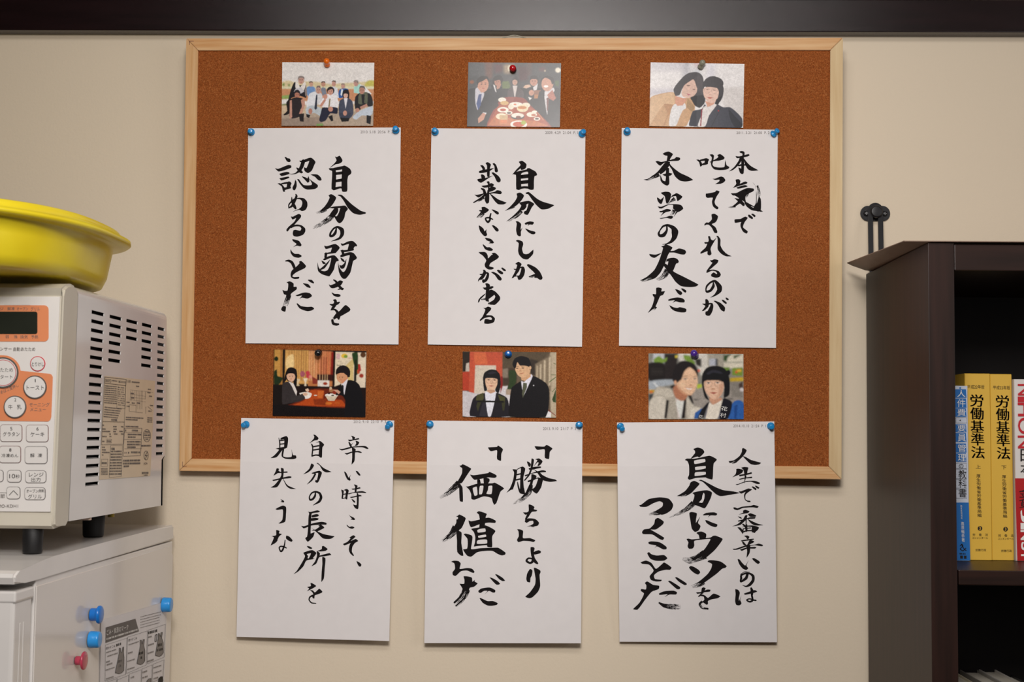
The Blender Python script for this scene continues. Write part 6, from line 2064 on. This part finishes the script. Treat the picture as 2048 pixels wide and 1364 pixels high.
b2 = book(bx(1983.6, 950), bx(2027, 950), yB + .002, zsh + .0003, htop(2000, 748.5), .15, M_by, 'yellow book with black title, second volume, next to the red and white book', grp)
b0 = book(XS + TW + .0006, bx(1931.2, 950), yB - .012, zsh + .0003, htop(1925, 768) - .003, .14, M_bl, 'pale and blue book with boxed title at the left end of the shelf', grp)
b3 = book(bx(2029, 950), bx(2074, 950), yB - .003, zsh + .0003, htop(2030, 759), .16, M_bw, 'white and red book with red latin capitals at the right edge', grp)
YB = lambda ex, dy=0: (lambda x, y: onY(x, y, yB + dy - ex))
def sp(poly, ex, dy, m, r, name='spine_print'):
    g = Flat(YB(ex, dy)); g.poly(poly); o = g.make(name, m); put(o, r)
# yellow spine texts. columns lean slightly to the right going down
def vtext(G, s, x0, y0, x1, y1, lean, gap=.04, off=0, bold=0):
    n = len(s); h = (y1 - y0) / n
    for k, ch in enumerate(s):
        a = y0 + h * k; b = a + h * (1 - gap); d0 = lean * (a - y0) / (y1 - y0); d1 = lean * (b - y0) / (y1 - y0)
        hh_ = (b - a); 
        if ch == '上' or ch == '下': pass
        for bb in ((0,) if not bold else (-bold, 0, bold)):
            G.text(ch, 0, 0, 0, 0, q=((x0 + d0 + bb, a), (x1 + d0 + bb, a + .8), (x1 + d1 + bb, b + .8), (x0 + d1 + bb, b)), off=off)
for (r, dx, dy_, dyy, vol) in ((b1, 0, 0, 0, '上'), (b2, 51.2, 2, 1.6, '下')):
    g = Flat(YB(.0004, .0 if dx == 0 else .002))
    g.text('平成22年版', 0, 0, 0, 0, q=((1934.8 + dx, 769.5 + dyy), (1968.8 + dx, 770 + dyy), (1968.8 + dx, 777.8 + dyy), (1934.8 + dx, 777.3 + dyy)))
    vtext(g, '労働基準法', 1940 + dx, 788.5 + dyy, 1966 + dx, 918 + dyy, 3.2, .06, .01, .55)
    g.text(vol, 0, 0, 0, 0, q=((1951.5 + dx, 929.5 + dyy), (1961.5 + dx, 929.5 + dyy), (1961.7 + dx, 937 + dyy), (1951.7 + dx, 937 + dyy)), off=.01)
    vtext(g, '厚生労働省労働基準局編', 1952.8 + dx, 948.3 + dyy, 1961 + dx, 1034.5 + dyy, 2.2, .12)
    g.poly(circ(1960 + dx, 1056.7 + dyy, 4.6, 20))
    for k, ch in enumerate('労働法'): g.text(ch, 1945.2 + dx + 12.6 * k, 1066.8 + dyy, 1950.6 + dx + 12.6 * k, 1072.2 + dyy)
    g.text('コンメンタール', 1945 + dx, 1073.6 + dyy, 1975.8 + dx, 1078 + dyy); g.text('労務行政', 1951 + dx, 1097.6 + dyy, 1972.4 + dx, 1102.6 + dyy)
    o = g.make('spine_lettering', M_print); put(o, r)
    g = Flat(YB(.0008, .0 if dx == 0 else .002)); g.text('3', 1958.4 + dx, 1053.6 + dyy, 1961.6 + dx, 1059.8 + dyy, off=.01); o = g.make('volume_number', M_by); put(o, r)
# blue spine: boxed characters
DY = -.012
g = Flat(YB(.0004, DY)); 
bxs = [('人', 778.5, 795.5, 1), ('件', 797, 815.5, 1), ('費', 816.5, 833.5, 1), ('要', 848.5, 864.5, 1), ('員', 866, 884, 1), ('管', 887, 905, 1), ('理', 906.5, 923.5, 1)]

for P_ in [[(1908, a), (1932, a), (1933, b), (1908, b)] for c_, a, b, k_ in bxs] + [circ(1920.4, 776, 1.8, 12), [(1908, 1005), (1937.6, 1005), (1940.6, 1121), (1908, 1121)]]:
    g = Flat(YB(.0004, DY)); g.poly(P_); o = g.make('title_box' if P_[0][1] < 1000 else 'blue_base', M_bb); put(o, b0)
g = Flat(YB(.0008, DY))
for c_, a, b, k_ in bxs: g.text(c_, 1914.2 + (a - 778) * .012, a + 1.6, 1930.8 + (a - 778) * .012, b - 1.4, off=.012)
vtext(g, '高原暢恭著', 1922, 1043, 1928, 1084, 1.4, .1, .02); vtext(g, '日本経営協会', 1921, 1010, 1924, 1038, 1, .1)
o = g.make('white_lettering', M_whitep); put(o, b0)
g = Flat(YB(.0008, DY)); vtext(g, '教科書', 1917, 939.5, 1932.5, 996, .6, .1)
g.text('の', 1918, 928, 1927, 936); g.poly(circ(1920.5, 840.5, 1.2, 10))
for a, b in ((835, 846), (926, 937), (938, 957), (958.5, 976), (978.5, 996.5)): g.loop([(1912, a), (1933, a), (1933.4, b), (1912, b)], .4)
for p in ([(1920, 1092), (1924, 1088), (1926, 1092), (1920, 1098), (1926, 1102), (1932, 1096)], [(1923, 1089), (1929, 1099), (1933, 1101)]):
    for a, b in zip(p, p[1:]): g.line(*a, *b, 1.5)
dashes(g, 1919, 1106, 1932, 1106.5, 2.6, 4); dashes(g, 1920, 1111, 1934, 1111.5, 6, 2)
o = g.make('black_lettering', M_print); put(o, b0)
# white / red spine
DY = -.003
sp([(2030, 956.5), (2076, 957), (2078, 1121.5), (2034.6, 1121.5)], .0004, DY, M_br, b3, 'red_band')
M_sred = mat('red_print_on_white', 'c01424', .4, var=.02)
g = Flat(YB(.0008, DY))
def vlat(G, s, x0, x1, y0, hs, off=0.0):
    """latin capitals turned a quarter clockwise, running down the spine"""
    y = y0
    for ch, h in zip(s, hs):
        if ch != ' ': G.text(ch, 0, 0, 0, 0, q=((x1, y), (x1 + (h * .02), y + h * .92), (x0 + h * .02, y + h * .92), (x0, y)), off=off)
        y += h
vlat(g, 'NIHON', 2035.5, 2062, 768, (25, 12, 30, 36, 28), .008)
o = g.make('red_lettering', M_sred); put(o, b3)
g = Flat(YB(.0008, DY)); vtext(g, '日本', 2041, 898, 2066, 952, 0, .1, .02); vtext(g, '金貨', 2038, 976, 2068, 1018, 0, .1, .01)
o = g.make('black_lettering', M_print); put(o, b3)
g = Flat(YB(.0008, DY)); vlat(g, 'JIN', 2041, 2062, 1020, (26, 14, 22), .02); vlat(g, 'ST', 2042, 2062, 1084, (18, 18), .02)
o = g.make('white_lettering', M_whitep); put(o, b3)
# books on the shelf below (only their tops show)
lowc = [('white_low_cover', 'd8d2c8', 'thin white book at the left end of the lower shelf'), ('slate_low_cover', '6f7c8c', 'slate blue book second from the left on the lower shelf'), ('dark_low_cover', '2a2422', 'dark narrow book on the lower shelf beside the slate one'),
        ('cream_low_cover', 'd6cbb0', 'wide cream book in the middle of the lower shelf'), ('brown_low_cover', '4a2c22', 'brown book on the lower shelf right of the cream one'), ('grey_low_cover', '8d8880', 'grey book on the lower shelf beside the brown one'),
        ('pale_low_cover', 'cfc9c0', 'pale book near the right edge of the lower shelf'), ('black_low_cover', '1d1b1e', 'black book at the right end of the lower shelf')]
xx = XS + TW + .004
for (nm, hx, lb), w_, dh in zip(lowc, (.016, .012, .008, .026, .012, .024, .022, .020), (0, -.004, -.010, .001, -.008, -.001, .0, -.006)):
    book(xx, xx + w_, yB - .02, zbk - .242 + .0003, .242 + dh, .17, mat(nm, hx, .5, var=.05), lb, 'books on the lower shelf'); xx += w_ + .0008
